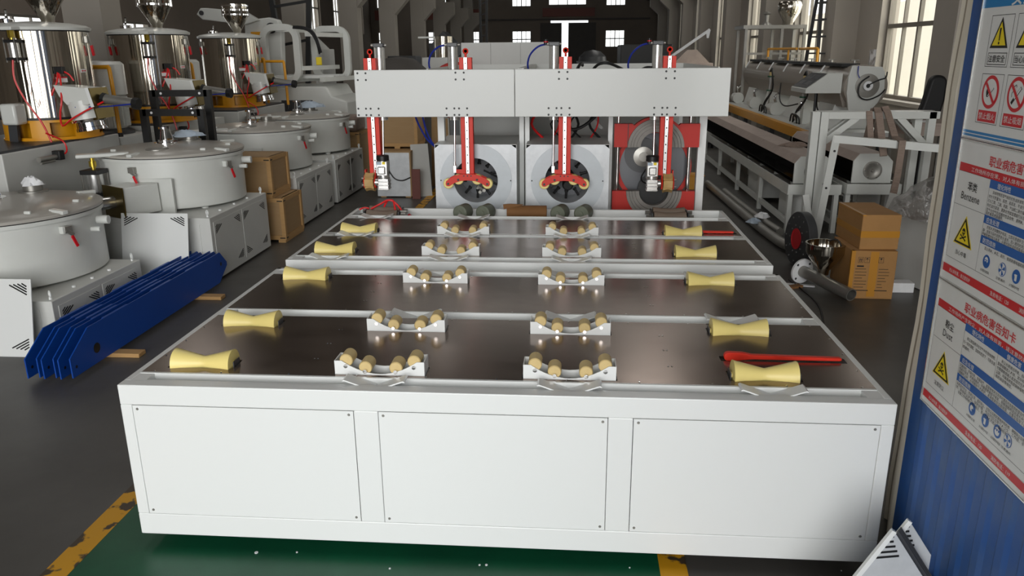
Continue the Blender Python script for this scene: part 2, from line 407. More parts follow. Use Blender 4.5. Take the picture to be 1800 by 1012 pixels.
# far gable wall: two tiers of windows, a sliding gate that stands ajar
FW = [(-12.6, -11.6), (-9.3, -8.0), (-6.9, -5.9), (-3.8, -2.55), (2.2, 3.45)]
holes = [(a, b, 2.2, 3.27) for a, b in FW] + [(a, b, 4.72, 6.0) for a, b in FW if a != -6.9] + [(-1.45, 0.98, 4.78, 6.0), (-1.3, 1.1, 0.0, 3.86)]
wall_y('wall_far', YF, YF + 0.3, XL, XR, 0, ZC, holes, WALLD)
for a, b, c, d in holes[:-1]: window('y', YF + 0.1, a, b, c, d, 4, 2, fw=0.05, bars=0.03)
g = struct('door_1', MB().box(-1.95, -0.58, YF - 0.12, YF - 0.04, 0.02, 3.72), SACK, smooth=False)
struct('door_2', MB().box(-0.16, 1.6, YF - 0.12, YF - 0.04, 0.02, 3.72), SACK, smooth=False)
struct('trim_12', MB().box(-1.8, 1.5, YF - 0.3, YF, 4.1, 4.6), RUST, smooth=False, label='oxide red steel lintel above the far gate')
struct('trim_13', MB().box(-6.0, 5.0, YF - 0.25, YF - 0.1, 3.88, 3.98), SACK, smooth=False, label='sliding gate rail')
for i, (a, b) in enumerate([(-12.6, -11.6), (-9.3, -8.0), (-6.9, -5.9)]):
    struct('trim_%d' % (14 + i), MB().box(a - 0.1, b + 0.1, YF - 0.08, YF, 4.0, 4.6), RUST, smooth=False, label='red board under a high window of the far wall')
# crane rails on the corbels
struct('beam_1', MB().box(-5.5, -5.15, YN, YF, 5.55, 6.0), SACK, smooth=False)
struct('beam_2', MB().box(XR - 0.9, XR - 0.6, YN, YF, 5.0, 5.5), SACK, smooth=False)
# the yard outside the windows
struct('ground', MB().box(XR + 0.3, 30, -10, 70, -0.25, -0.05), GROUND, smooth=False)
struct('exterior_wall', MB().box(10.5, 10.7, -10, 70, -0.05, 3.4), FENCEM, smooth=False)

# ---------------------------------------------------------------- the roller tables
COLX = {'l': -1.245, 'cl': -0.477, 'cr': 0.293, 'r': 1.07}
def hourglass(y, z, name='hourglass_roller'):
    n = []
    for i in range(13):
        t = i / 12 * 2 - 1
        n.append((0.030 + 0.031 * abs(t) ** 1.05, t * 0.125))
    pr = [(0.012, -0.135), (0.012, -0.126), (0.056, -0.126)] + n + [(0.056, 0.126), (0.012, 0.126), (0.012, 0.135)]
    return MB().lathe(pr, (0, y, z), (1, 0, 0), 28)
def cradle(parent, x, y, z, nm='roller_cradle', bolts=True):
    h = 0.058
    def prof():
        p = [(-0.185, -0.03), (0.185, -0.03), (0.185, h), (0.155, h)]
        for i in range(13):
            t = i / 12; a = 0.145 - 0.29 * t; p.append((a, 0.003 + (h - 0.010) * (abs(a) / 0.145) ** 2))
        return p + [(-0.155, h), (-0.185, h)]
    mb = MB().prism([(x + a, z + b) for a, b in prof()], y - 0.045, y - 0.041)
    mb.prism([(x + a, z + b) for a, b in prof()], y + 0.041, y + 0.045)
    for sx in (-1, 1): mb.box(x + sx * 0.185 - (0.004 if sx > 0 else 0), x + sx * 0.185 + (0.004 if sx < 0 else 0), y - 0.041, y + 0.041, z - 0.03, z + h)
    c = obj(nm, mb, WHITE, parent)
    for dx, dz in ((-0.138, 0.056), (-0.06, 0.026), (0.066, 0.026), (0.142, 0.056)):
        r = MB().lathe([(0.006, -0.038), (0.024, -0.038), (0.0275, -0.034), (0.0275, 0.034), (0.024, 0.038), (0.006, 0.038)], (x + dx, y, z + dz), (0, 1, 0), 20)
        obj('roller', r, TAN, c)
        if bolts:
            obj('bolt', MB().cyl((x + dx, y - 0.051, z + dz * 0.72 - 0.004), (x + dx, y - 0.045, z + dz * 0.72 - 0.004), 0.0085, n=8), CHROME, c)
    return c
def vplate(parent, x, y0, y1, z):
    t = 0.004; p = [(-0.125, 0.026), (-0.118, 0.03), (0, -0.012), (0.118, 0.03), (0.125, 0.026), (0.125, 0.022), (0.116, 0.024), (0, -0.018), (-0.116, 0.024), (-0.125, 0.022)]
    return obj('guide_plate', MB().prism([(x + a, z + b) for a, b in p], y0, y1), WHITE, parent)
def lever(parent, y, z):
    p = []
    for i in range(9):
        a = PI / 2 + PI * i / 8; p.append((0.963 + 0.02 * math.cos(a), z + 0.012 + 0.02 * math.sin(a)))
    p = p + [(1.0, z - 0.006), (1.06, z + 0.002), (1.42, z + 0.002), (1.428, z + 0.006), (1.428, z + 0.013), (1.42, z + 0.016), (1.06, z + 0.022), (1.02, z + 0.03)]
    return obj('lever', MB().prism(p, y - 0.012, y + 0.012), RED, parent, bevel=0.003)
def deck(parent, x0, x1, y0, y1, z, slots):
    d = obj('deck_sheet', MB().holed(x0, x1, y0, y1, z - 0.003, z, slots), STEEL, parent, smooth=False)
    mb = MB(); n = 11
    for i in range(n):
        x = x0 + 0.05 + (x1 - x0 - 0.1) * i / (n - 1)
        for y in (y0 + 0.012, y1 - 0.012): mb.cyl((x, y, z), (x, y, z + 0.0025), 0.0045, 0.003, 6)
    for k in range(3):
        y = y0 + (y1 - y0) * (k + 1) / 4
        for x in (x0 + 0.012, x1 - 0.012, -0.80, -0.785, 0.70, 0.715): mb.cyl((x, y, z), (x, y, z + 0.0025), 0.0045, 0.003, 6)
    obj('rivets', mb, CHROME, d, smooth=False, kind='stuff')
    return d
def slot(x, y, hx, hy): return (x - hx, x + hx, y - hy, y + hy)
def table(name, label, y0, y1, zb, zt, rims, decks, rolls, levers, vps, bolts):
    """rims: cross channels (ya, yb); decks: (ya, yb); rolls: rows y of the rollers"""
    t = thing(name, label, 'roller table', (0, (y0 + y1) / 2, 0))
    H = 1.5
    fr = MB()
    if zt < 0.75:   # the near segment: a framed front with three panel openings
        fr.box(-H, H, y0, y0 + 0.05, 0.655, zt); fr.box(-H, H, y0, y0 + 0.05, zb, 0.158)
        for a, b in ((-H, -1.452), (-0.548, -0.451), (0.443, 0.538), (1.452, H)): fr.box(a, b, y0, y0 + 0.05, 0.158, 0.655)
    else: fr.box(-H, H, y0, y0 + 0.04, zb, zt)
    fr.box(-H, -H + 0.03, y0 + 0.05, y1, zb, zt); fr.box(H - 0.03, H, y0 + 0.05, y1, zb, zt); fr.box(-H, H, y1 - 0.03, y1, zb, zt)
    obj('frame', fr, WHITE, t, bevel=0.004, smooth=False)
    obj('inner_tray', MB().box(-H + 0.03, H - 0.03, y0 + 0.05, y1 - 0.03, zt - 0.12, zt - 0.11), WHITE, t, smooth=False)
    for a, b in rims:
        ch = MB().box(-H + 0.03, H - 0.03, a, a + 0.012, zt - 0.05, zt - 0.0015).box(-H + 0.03, H - 0.03, b - 0.012, b, zt - 0.05, zt + 0.001)
        ch.box(-H + 0.03, H - 0.03, a + 0.012, b - 0.012, zt - 0.05, zt - 0.042)
        for sx in (-1, 1): ch.box(sx * 1.44 - 0.03, sx * 1.44 + 0.03, a, b, zt - 0.06, zt - 0.001)
        obj('cross_channel', ch, WHITE, t, smooth=False)
    for x in (-1.35, 0.0, 1.35):
        for y in (y0 + 0.25, y1 - 0.25): obj('levelling_foot', MB().cyl((x, y, 0), (x, y, 0.02), 0.05, n=16).cyl((x, y, 0.02), (x, y, zb + 0.02), 0.02, n=12), DARK, t)
    slots = []
    for y in rolls:
        slots += [slot(COLX[c], y, 0.142, 0.05) for c in ('l', 'r')] + [slot(COLX[c], y - 0.03, 0.19, 0.05) for c in ('cl', 'cr')]
    for y in levers: slots.append((0.928, 1.446, y - 0.028, y + 0.028))
    for a, b in decks: deck(t, -H + 0.028, H - 0.028, a, b, zt, [s for s in slots if a < (s[2] + s[3]) / 2 < b])
    for y in rolls:
        for c in ('l', 'r'):
            mb = hourglass(y, zt + 0.004); mb.v = [(v[0] + COLX[c], v[1], v[2]) for v in mb.v]
            r = obj('hourglass_roller', mb, YEL, t)
            br = MB()
            for sx in (-1, 1): br.box(COLX[c] + sx * 0.136 - 0.002, COLX[c] + sx * 0.136 + 0.002, y - 0.03, y + 0.03, zt - 0.06, zt + 0.022)
            obj('bracket', br, DARK, r, smooth=False)
        for c in ('cl', 'cr'): cradle(t, COLX[c], y - 0.03, zt, bolts=bolts)
    for y in levers: lever(t, y, zt)
    for c, a, b in vps: vplate(t, COLX[c], a + 0.004, b + 0.006, zt - 0.010)
    return t
near = table('roller_table', 'white roller table with three plain cover panels on its front', 0.0, 1.756, 0.06, 0.741,
             [(0.05, 0.135), (0.862, 0.968), (1.618, 1.72)], [(0.135, 0.862), (0.968, 1.618)], [0.235, 0.752, 1.553], [0.418],
             [('cl', 0.052, 0.115), ('cr', 0.052, 0.115), ('r', 0.052, 0.115), ('cl', 0.87, 0.955), ('cr', 0.87, 0.955), ('r', 0.87, 0.955), ('cl', 1.63, 1.71), ('cr', 1.63, 1.71), ('r', 1.63, 1.71)], True)
for a, b in ((-1.450, -0.550), (-0.449, 0.441), (0.540, 1.450)):
    p = obj('cover_panel', MB().box(a, b, 0.0015, 0.006, 0.160, 0.653), WHITE, near, smooth=False)
    for x in (a + 0.018, b - 0.018):
        for z in (0.176, 0.637): obj('screw', MB().cyl((x, 0.0015, z), (x, -0.001, z), 0.006, 0.0045, 8), STEELD, p)
far = table('roller_table', 'white roller table next to the ovens, with loose rollers in its end tray', 1.888, 3.597, 0.06, 0.755,
            [(1.925, 2.01), (2.552, 2.665), (3.163, 3.285)], [(2.01, 2.552), (2.665, 3.163)], [2.125, 2.715], [2.75],
            [('l', 1.93, 2.0), ('cl', 1.93, 2.0), ('cr', 1.93, 2.0), ('l', 2.56, 2.655), ('cl', 2.56, 2.655), ('cr', 2.56, 2.655), ('l', 3.17, 3.275), ('cl', 3.17, 3.275), ('cr', 3.17, 3.275)], False)
near['label'] = 'white roller table with three plain cover panels on its front'

# ---------------------------------------------------------------- loose things lying in the far table's end tray
obj('tray_floor', MB().box(-1.47, 1.47, 3.285, 3.567, 0.682, 0.69), WHITE, far, smooth=False)
TZ = 0.69
def loose_roller(x, y, label):
    mb = MB().lathe([(0.015, -0.07), (0.05, -0.07), (0.062, -0.06), (0.062, 0.05), (0.052, 0.065), (0.015, 0.07)], (0, 0, 0.062), (0.35, 0.9, 0), 24)
    mb.lathe([(0.0, -0.078), (0.022, -0.078), (0.022, -0.069), (0, -0.069)], (0, 0, 0.062), (0.35, 0.9, 0), 12)
    mb.v = [(v[0] + x, v[1] + y, v[2] + TZ) for v in mb.v]
    return tag(obj('rubber_roller', mb, GREENR), label, 'roller', 'rubber rollers in the tray')
loose_roller(-0.59, 3.47, 'grey green rubber roller in the tray, closest to the red hose bundle')
loose_roller(-0.405, 3.47, 'grey green rubber roller in the tray, beside the torn brown tube')
loose_roller(0.196, 3.47, 'grey green rubber roller in the tray, on the other side of the torn brown tube')
loose_roller(0.385, 3.47, 'grey green rubber roller in the tray, closest to the pair of brown rollers')
mb = MB().lathe([(0.05, 0), (0.055, 0), (0.055, 0.32), (0.05, 0.32), (0.05, 0)], (-0.235, 3.5, TZ + 0.056), (1, 0, 0), 20)
tube_o = tag(obj('cardboard_tube', mb, CARDD), 'torn brown cardboard tube lying in the tray between the rollers', 'tube')
obj('torn_flap', MB().prism([(-0.26, TZ + 0.085), (-0.12, TZ + 0.118), (-0.1, TZ + 0.125), (-0.21, TZ + 0.13), (-0.265, TZ + 0.125)], 3.46, 3.475), CARDD, tube_o)
def brown_pair(x, y, label, hose):
    t = thing('roller_carriage', label, 'roller set', (x, y, TZ))
    for k, (dy, dz) in enumerate(((-0.05, 0.045), (0.05, 0.06))):
        pr = [(0.012, -0.16), (0.012, -0.125), (0.045, -0.125)] + [(0.034 + 0.011 * (abs(i - 4) / 4) ** 1.5, -0.12 + 0.03 * i) for i in range(9)] + [(0.045, 0.125), (0.012, 0.125), (0.012, 0.16)]
        obj('roller', MB().lathe(pr, (x, y + dy, TZ + dz), (1, 0, 0), 22), BROWNR, t)
    for sx in (-1, 1):
        obj('end_plate', MB().box(x + sx * 0.14 - 0.006, x + sx * 0.14 + 0.006, y - 0.1, y + 0.1, TZ, TZ + 0.085), DARK, t, bevel=0.003)
        for dy, dz in ((-0.05, 0.045), (0.05, 0.06)): obj('nut', MB().cyl((x + sx * 0.15, y + dy, TZ + dz), (x + sx * 0.185, y + dy, TZ + dz), 0.017, n=6), STEELD, t)
    if hose:
        obj('hose', MB().tube([(x - 0.1, y - 0.02, TZ + 0.09), (x - 0.03, y, TZ + 0.125), (x + 0.05, y, TZ + 0.16), (x + 0.12, y - 0.01, TZ + 0.12), (x + 0.19, y - 0.05, TZ + 0.03)], 0.008), REDHOSE, t)
        obj('hose', MB().tube([(x + 0.0, y + 0.02, TZ + 0.1), (x + 0.03, y + 0.02, TZ + 0.15), (x + 0.08, y, TZ + 0.155), (x + 0.1, y - 0.03, TZ + 0.1), (x + 0.11, y - 0.06, TZ + 0.03)], 0.008), REDHOSE, t)
        obj('hose', MB().tube([(x - 0.2, y, TZ + 0.08), (x - 0.16, y, TZ + 0.095), (x - 0.12, y, TZ + 0.09)], 0.007), REDHOSE, t)
        obj('valve', MB().box(x + 0.15, x + 0.19, y - 0.06, y - 0.02, TZ, TZ + 0.07).box(x + 0.13, x + 0.2, y - 0.05, y - 0.03, TZ + 0.07, TZ + 0.085), STEELD, t, bevel=0.003)
        obj('fitting', MB().cyl((x + 0.2, y - 0.05, TZ + 0.02), (x + 0.23, y - 0.05, TZ + 0.05), 0.016), REDGRIP, t)
    return t
brown_pair(-1.24, 3.44, 'brown rubber roller carriage tangled with red air hose in the tray corner', True)
brown_pair(1.06, 3.45, 'brown rubber roller carriage without hoses in the tray below the red ring clamp', False)

# ---------------------------------------------------------------- the belling machine: frame, beam with four press arms, ovens, ring clamp
bm = thing('belling_machine', 'white belling machine frame with a tray on top behind the long beam', 'machine', (0.27, 4.8, 0))
mb = MB()
for a, b in ((-0.884, -0.824), (-0.174, -0.132), (-0.124, -0.085), (0.588, 0.628), (1.352, 1.418)):
    obj('post', MB().box(a, b, 4.08, 4.15, 0, 1.75), WHITE, bm, bevel=0.003, smooth=False)
for a, b in ((-0.884, -0.824), (1.352, 1.418)): obj('post', MB().box(a, b, 5.62, 5.7, 0, 1.75), WHITE, bm, bevel=0.003, smooth=False)
obj('back_panel', MB().box(-0.824, -0.13, 5.0, 5.02, 0.1, 1.75), CABW, bm, smooth=False)
obj('back_panel', MB().box(-0.124, 1.352, 5.4, 5.42, 0.1, 1.75), CABW, bm, smooth=False)
obj('side_panel', MB().box(-0.13, -0.12, 4.15, 5.4, 0.1, 1.75), CABW, bm, smooth=False)
obj('top_tray', MB().box(-0.884, 1.418, 3.66, 5.7, 1.75, 1.762), CABW, bm, smooth=False)
for nme, b in (('tray_wall', (-0.884, -0.87, 3.66, 5.7)), ('tray_wall', (1.404, 1.418, 3.66, 5.7)), ('tray_wall', (-0.87, 1.404, 5.686, 5.7)), ('tray_wall', (-0.155, -0.105, 3.66, 5.686))):
    obj(nme, MB().box(b[0], b[1], b[2], b[3], 1.762, 1.868), CABW, bm, smooth=False)
for a, b in ((-1.463, -0.178), (-0.174, 1.498)):
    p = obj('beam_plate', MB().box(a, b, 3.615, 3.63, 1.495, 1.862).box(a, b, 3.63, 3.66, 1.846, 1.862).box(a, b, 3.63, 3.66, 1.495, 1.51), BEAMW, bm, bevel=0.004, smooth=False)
    ORG['plate%d' % (a > -1)] = p.name
AX = (-1.352, -0.575, 0.222, 1.035)
TOPX = (-1.402, -0.612, 0.206, 1.036)
for i, x in enumerate(TOPX):
    pl = bpy.data.objects[ORG['plate%d' % (i > 1)]]
    q = MB()
    pts = [(dx, dz) for dx in (-0.033, 0.033) for dz in (1.838, 1.786)] + [(dx - (0.03 if i else -0.04), dz) for dx in (-0.083, -0.02, 0.018, 0.083) for dz in (1.562, 1.511)]
    for dx, dz in pts: q.cyl((x + dx, 3.6151, dz), (x + dx, 3.612, dz), 0.0085, 0.007, 10)
    obj('screws', q, BLACK, pl)
# frame hoses
for k, x in enumerate((-0.684, 0.13, 0.943)):
    obj('blue_hose', MB().tube([(x - 0.05, 3.78, 2.05), (x - 0.13, 3.8, 2.03), (x - 0.2, 3.84, 1.96), (x - 0.215, 3.9, 1.86), (x - 0.15, 3.95, 1.77)], 0.0075), BLUEHOSE, bm)
for pts in ([(0.42, 4.6, 1.765), (0.5, 4.7, 1.87), (0.62, 4.7, 1.88), (0.78, 4.5, 1.80), (0.8, 4.4, 1.765)], [(0.85, 4.0, 1.765), (0.8, 3.9, 1.81), (0.86, 3.82, 1.86), (0.92, 3.78, 1.86)], [(0.3, 3.8, 1.765), (0.32, 3.85, 1.86), (0.35, 3.95, 1.9), (0.36, 4.05, 1.88)]):
    obj('black_hose', MB().tube(pts, 0.013), RUBB, bm)
for pts, r, m in (([(-1.08, 3.9, 1.75), (-1.05, 3.92, 1.5), (-0.98, 4.0, 1.3), (-0.9, 4.05, 1.2)], 0.008, BLUEHOSE), ([(-1.0, 3.9, 1.75), (-0.99, 3.95, 1.5), (-0.95, 4.0, 1.3), (-0.86, 4.06, 1.14)], 0.008, BLUEHOSE)):
    obj('blue_hose', MB().tube(pts, r), m, bm)
random.seed(3)
for k in range(7):
    x = 0.0 + 0.085 * k
    obj('cable', MB().tube([(x - 0.05, 4.3, 1.75), (x + 0.03 * (k % 3), 4.28, 1.55), (x + 0.08 * ((k % 2) * 2 - 1), 4.3, 1.38), (x + 0.02, 4.35, 1.25)], 0.007 + 0.004 * (k % 3 == 0)), REDHOSE if k in (0, 1, 5) else RUBB, bm)
obj('cable', MB().tube([(0.12, 4.25, 1.6), (0.16, 4.22, 1.42), (0.26, 4.2, 1.345), (0.36, 4.2, 1.36), (0.47, 4.22, 1.44), (0.56, 4.25, 1.55)], 0.014), RUBB, bm)
obj('brace', MB().bar((0.22, 4.75, 1.6), (0.56, 4.75, 1.3), 0.05, 0.03), CABW, bm)

ARML = ('red press arm with geared motor and tan pads, clear of the ovens over bare floor', 'red press arm with pale rollers on a yoke, before the oven of steel jaws',
        'red press arm with pale rollers on a yoke, before the oven with black mandrel', 'red press arm with geared motor and tan pads, in front of the red ring clamp')
CYX = (-1.283, -0.684, 0.13, 0.943)
def press_arm(i):
    x, cx = AX[i], CYX[i]
    t = thing('press_arm', ARML[i], 'press arm', (x, 3.72, 0.95), group='press arms on the beam')
    zb = 1.0 if i in (1, 2) else 1.02
    s = MB().box(x - 0.05, x - 0.017, 3.692, 3.75, zb, 1.952).box(x + 0.017, x + 0.05, 3.692, 3.75, zb, 1.952).box(x - 0.05, x + 0.05, 3.75, 3.757, zb, 1.952)
    obj('column', s, RED, t, bevel=0.002, smooth=False)
    rail = obj('linear_rail', MB().box(x - 0.013, x + 0.013, 3.69, 3.71, zb + 0.01, 1.952), ALU, t, smooth=False)
    h = MB()
    for k in range(14): h.cyl((x, 3.69, zb + 0.05 + k * 0.066), (x, 3.6885, zb + 0.05 + k * 0.066), 0.006, n=8)
    obj('rail_screws', h, BLACK, rail)
    e = MB().cyl((x, 3.72, 1.952), (x, 3.72, 1.985), 0.009, n=10); e.lathe([(0.012 * math.cos(a) * 0.5 + 0.018, 0.006 * math.sin(a)) for a in [2 * PI * k / 8 for k in range(9)]], (x, 3.72, 2.0), (0, 1, 0), 18)
    obj('lifting_eye', e, RED, t)
    c = obj('air_cylinder', MB().cyl((cx, 3.76, 1.46), (cx, 3.76, 2.035), 0.034, n=24), ALU, t)
    for sx in (-1, 1):
        for sy in (-1, 1): obj('tie_rod', MB().cyl((cx + sx * 0.031, 3.76 + sy * 0.031, 1.46), (cx + sx * 0.031, 3.76 + sy * 0.031, 2.05), 0.006, n=8), STEELD, c)
    obj('end_cap', MB().box(cx - 0.042, cx + 0.042, 3.718, 3.802, 2.035, 2.066), DARK, c, bevel=0.004)
    obj('fitting', MB().cyl((cx - 0.04, 3.76, 2.05), (cx - 0.065, 3.76, 2.05), 0.012), STEELD, c); obj('fitting', MB().cyl((cx + 0.04, 3.76, 2.05), (cx + 0.06, 3.76, 2.05), 0.01), STEELD, c)
    if i in (2, 3): obj('flow_valve', MB().cyl((cx - 0.066, 3.76, 2.045), (cx - 0.066, 3.76, 2.085), 0.016, n=12), BLACK, c); obj('dial', MB().cyl((cx - 0.066, 3.76, 2.062), (cx - 0.066, 3.76, 2.07), 0.018, n=12), REDGRIP, c)
    rb = 1.10 if i in (1, 2) else 1.18
    obj('piston_rod', MB().cyl((cx, 3.7, rb - 0.02), (cx, 3.76, 1.47), 0.0085, n=12), CHROME, t)
    if i in (1, 2):
        obj('clevis', MB().box(cx - 0.013, cx + 0.013, 3.685, 3.715, 1.035, 1.095).cyl((cx, 3.7, 1.095), (cx, 3.7, 1.13), 0.012, 0.007, 10), CHROME, t, bevel=0.002)
        obj('lug', MB().box(cx + 0.013, x - 0.045, 3.69, 3.71, 1.03, 1.062), RED, t)
        up = [(-0.18, 0.955 + 0.014), (-0.15, 0.995), (-0.1, 1.018), (-0.05, 1.03), (0.05, 1.03), (0.1, 1.018), (0.15, 0.995), (0.18, 0.969)]
        lo = [(0.185, 0.945), (0.175, 0.93), (0.155, 0.928), (0.11, 0.955), (0.06, 0.972), (0, 0.977), (-0.06, 0.972), (-0.11, 0.955), (-0.155, 0.928), (-0.175, 0.93), (-0.185, 0.945)]
        y = obj('yoke', MB().prism([(x + a, z) for a, z in up + lo], 3.655, 3.663).prism([(x + a, z) for a, z in up + lo], 3.72, 3.728).box(x - 0.05, x + 0.05, 3.66, 3.725, 1.005, 1.028), RED, t, bevel=0.002)
        for dx, dz in ((-0.163, 0.948), (-0.078, 0.983), (0.078, 0.983), (0.163, 0.948)):
            obj('roller', MB().lathe([(0.008, -0.025), (0.038, -0.025), (0.043, -0.02), (0.043, 0.02), (0.038, 0.025), (0.008, 0.025)], (x + dx, 3.692, dz), (0, 1, 0), 24), YEL, y)
            obj('axle_bolt', MB().cyl((x + dx, 3.655, dz), (x + dx, 3.651, dz), 0.01, n=8), BLACK, y)
        q = MB()
        for dx in (-0.03, 0, 0.03): q.cyl((x + dx, 3.6551, 1.015), (x + dx, 3.652, 1.015), 0.006, n=8)
        obj('yoke_screws', q, BLACK, y)
    else:
        sg = 1 if i == 0 else -1
        mx = x + sg * 0.075 if i == 0 else x - 0.105
        g = obj('geared_motor', MB().box(mx - 0.045, mx + 0.045, 3.6, 3.7, 1.02, 1.14).cyl((mx, 3.65, 1.0), (mx, 3.65, 1.16), 0.05, n=20), ALU, t, bevel=0.005)
        obj('fan_cover', MB().cyl((mx, 3.65, 1.14), (mx, 3.65, 1.185), 0.052, n=20), BLACK, g, bevel=0.005)
        obj('terminal_box', MB().box(mx - 0.03, mx + 0.03, 3.578, 3.605, 1.035, 1.1), ALU, g, bevel=0.008)
        obj('label_plate', MB().box(mx - 0.04, mx - 0.002, 3.597, 3.6, 1.112, 1.136), PALEBL, g, smooth=False)
        obj('label_plate', MB().box(mx + 0.006, mx + 0.03, 3.597, 3.6, 1.115, 1.136), SIGNY, g, smooth=False)
        gb = MB().box(mx - 0.04, mx + 0.045, 3.61, 3.7, 0.9, 0.995).cyl((mx, 3.65, 0.99), (mx, 3.65, 1.02), 0.04, n=16)
        gb.cyl((mx - sg * 0.04, 3.655, 0.96), (mx - sg * 0.075, 3.655, 0.96), 0.032, n=16)
        for k in range(3): gb.box(mx - 0.045, mx + 0.05, 3.605, 3.7, 0.905 + 0.03 * k, 0.915 + 0.03 * k)
        obj('gearbox', gb, ALU, g, bevel=0.003)
        px = x - 0.045 if i == 0 else x + 0.025
        pd = obj('pad_wheel', MB().cyl((px - 0.035, 3.68, 0.96), (px + 0.035, 3.68, 0.96), 0.03, n=12), DARK, t)
        for k in range(6):
            a = PI / 6 + k * PI / 3
            M = Matrix.Translation((px, 3.68, 0.96)) @ Matrix.Rotation(a, 4, 'X')
            obj('pad', MB().prism([(-0.037, 0.04), (0.037, 0.04), (0.037, 0.075), (0.012, 0.066), (-0.012, 0.066), (-0.037, 0.075)], -0.028, 0.028, 'y', M), TANPAD, pd)
        for sx in (-1, 1): obj('side_plate', MB().cyl((px + sx * 0.042, 3.68, 0.96), (px + sx * 0.05, 3.68, 0.96), 0.06, n=6).box(px + sx * 0.042 - 0.004, px + sx * 0.042 + 0.004, 3.68, 3.74, 0.96, 1.06), RED, pd)
        q = MB()
        for dz in (-0.028, 0.028): q.cyl((px - sg * 0.05, 3.66, 0.96 + dz), (px - sg * 0.07, 3.66, 0.96 + dz), 0.008, n=8)
        obj('bolts', q, STEELD, pd)
        obj('cable', MB().tube([(mx + 0.045, 3.65, 1.06), (mx + 0.09, 3.66, 0.99), (mx + 0.15, 3.68, 0.97), (mx + 0.21, 3.72, 0.99)] if i == 0 else [(mx - 0.045, 3.65, 1.08), (mx - 0.08, 3.7, 1.0), (mx - 0.05, 3.75, 0.95), (mx + 0.02, 3.76, 0.93)], 0.006), RUBB, t)
for i in range(4): press_arm(i)

def oven(cx, label, mandrel):
    t = thing('heating_oven', label, 'oven', (cx, 4.2, 0), group='ovens of the belling machine')
    zc, hw, y0, y1 = 0.955, 0.346, 3.8, 4.55
    obj('face_plate', MB().holeplate(cx, zc, hw, 0.3, 0.187, y0, y0 + 0.012), GALV, t, smooth=False)
    obj('housing', MB().box(cx - hw, cx + hw, y0 + 0.012, y1, zc + 0.296, zc + 0.3).box(cx - hw, cx - hw + 0.004, y0 + 0.012, y1, zc - 0.3, zc + 0.296).box(cx + hw - 0.004, cx + hw, y0 + 0.012, y1, zc - 0.3, zc + 0.296).box(cx - hw, cx + hw, y0 + 0.012, y1, zc - 0.304, zc - 0.3).box(cx - hw, cx + hw, y1, y1 + 0.004, zc - 0.304, zc + 0.3), CABW, t, smooth=False)
    r = obj('ring_cover', MB().ring((cx, y0 - 0.006, zc), (0, 1, 0), 0.187, 0.305, 0.006, 56), RINGW, t)
    for sx in (-1, 1): obj('screw', MB().cyl((cx + sx * 0.296, y0 - 0.006, zc), (cx + sx * 0.296, y0 - 0.009, zc), 0.006, n=8), BLACK, r)
    obj('bore', MB().lathe([(0.187, 0), (0.192, 0), (0.192, 0.36), (0.187, 0.36), (0.187, 0)], (cx, y0 + 0.012, zc), (0, 1, 0), 48), GALV, t)
    obj('bore_back', MB().cyl((cx, y0 + 0.37, zc), (cx, y0 + 0.375, zc), 0.187, n=40), DISCG, t)
    for k in range(10):
        a = 2 * PI * k / 10 + 0.25
        p = lambda rr, y: (cx + rr * math.cos(a), y, zc + rr * math.sin(a))
        obj('jaw', MB().cyl(p(0.185, y0 + 0.2), p(0.125, y0 + 0.2), 0.011, n=8).cyl(p(0.125, y0 + 0.2), p(0.11, y0 + 0.2), 0.017, n=8), BLACK, t)
    if mandrel:
        md = MB().lathe([(0.0, 0), (0.035, 0.0), (0.048, 0.02), (0.048, 0.07), (0.034, 0.11), (0.04, 0.16), (0.05, 0.22), (0.05, 0.34), (0, 0.34)], (cx + 0.005, y0 + 0.03, zc - 0.045), (0, 1, 0.12), 20)
        obj('mandrel', md, BLACK, t)
        for sx in (-1, 1): obj('blade', MB().bar((cx + sx * 0.04, y0 + 0.12, zc - 0.02), (cx + sx * 0.14, y0 + 0.14, zc - 0.085), 0.022, 0.014), BLACK, t)
    else:
        for k, (a, b) in enumerate((((0.0, -0.06), (0.06, -0.1)), ((0.06, -0.02), (0.02, -0.12)), ((-0.03, -0.03), (0.03, -0.11)), ((0.09, -0.02), (0.05, -0.1)), ((-0.02, -0.1), (0.08, -0.07)))):
            obj('steel_jaw', MB().bar((cx + a[0], y0 + 0.08 + 0.03 * k, zc + a[1]), (cx + b[0], y0 + 0.1 + 0.03 * k, zc + b[1]), 0.022, 0.016).cyl((cx + b[0], y0 + 0.08 + 0.03 * k, zc + b[1]), (cx + b[0], y0 + 0.13 + 0.03 * k, zc + b[1]), 0.014, n=10), STEELD, t)
        obj('arm_bar', MB().bar((cx + 0.06, y0 + 0.1, zc + 0.07), (cx + 0.2, y0 + 0.16, zc - 0.01), 0.02, 0.016), BLACK, t)
    for sx in (-1, 1):
        for y in (y0 + 0.1, y1 - 0.1): obj('leg', MB().box(cx + sx * 0.29 - 0.03, cx + sx * 0.29 + 0.03, y - 0.03, y + 0.03, 0, zc - 0.304), CABW, t, smooth=False)
    return t
oven(-0.524, 'pale square oven with a round opening full of grey steel jaws', False)
oven(0.246, 'pale square oven with a round opening holding a black mandrel', True)

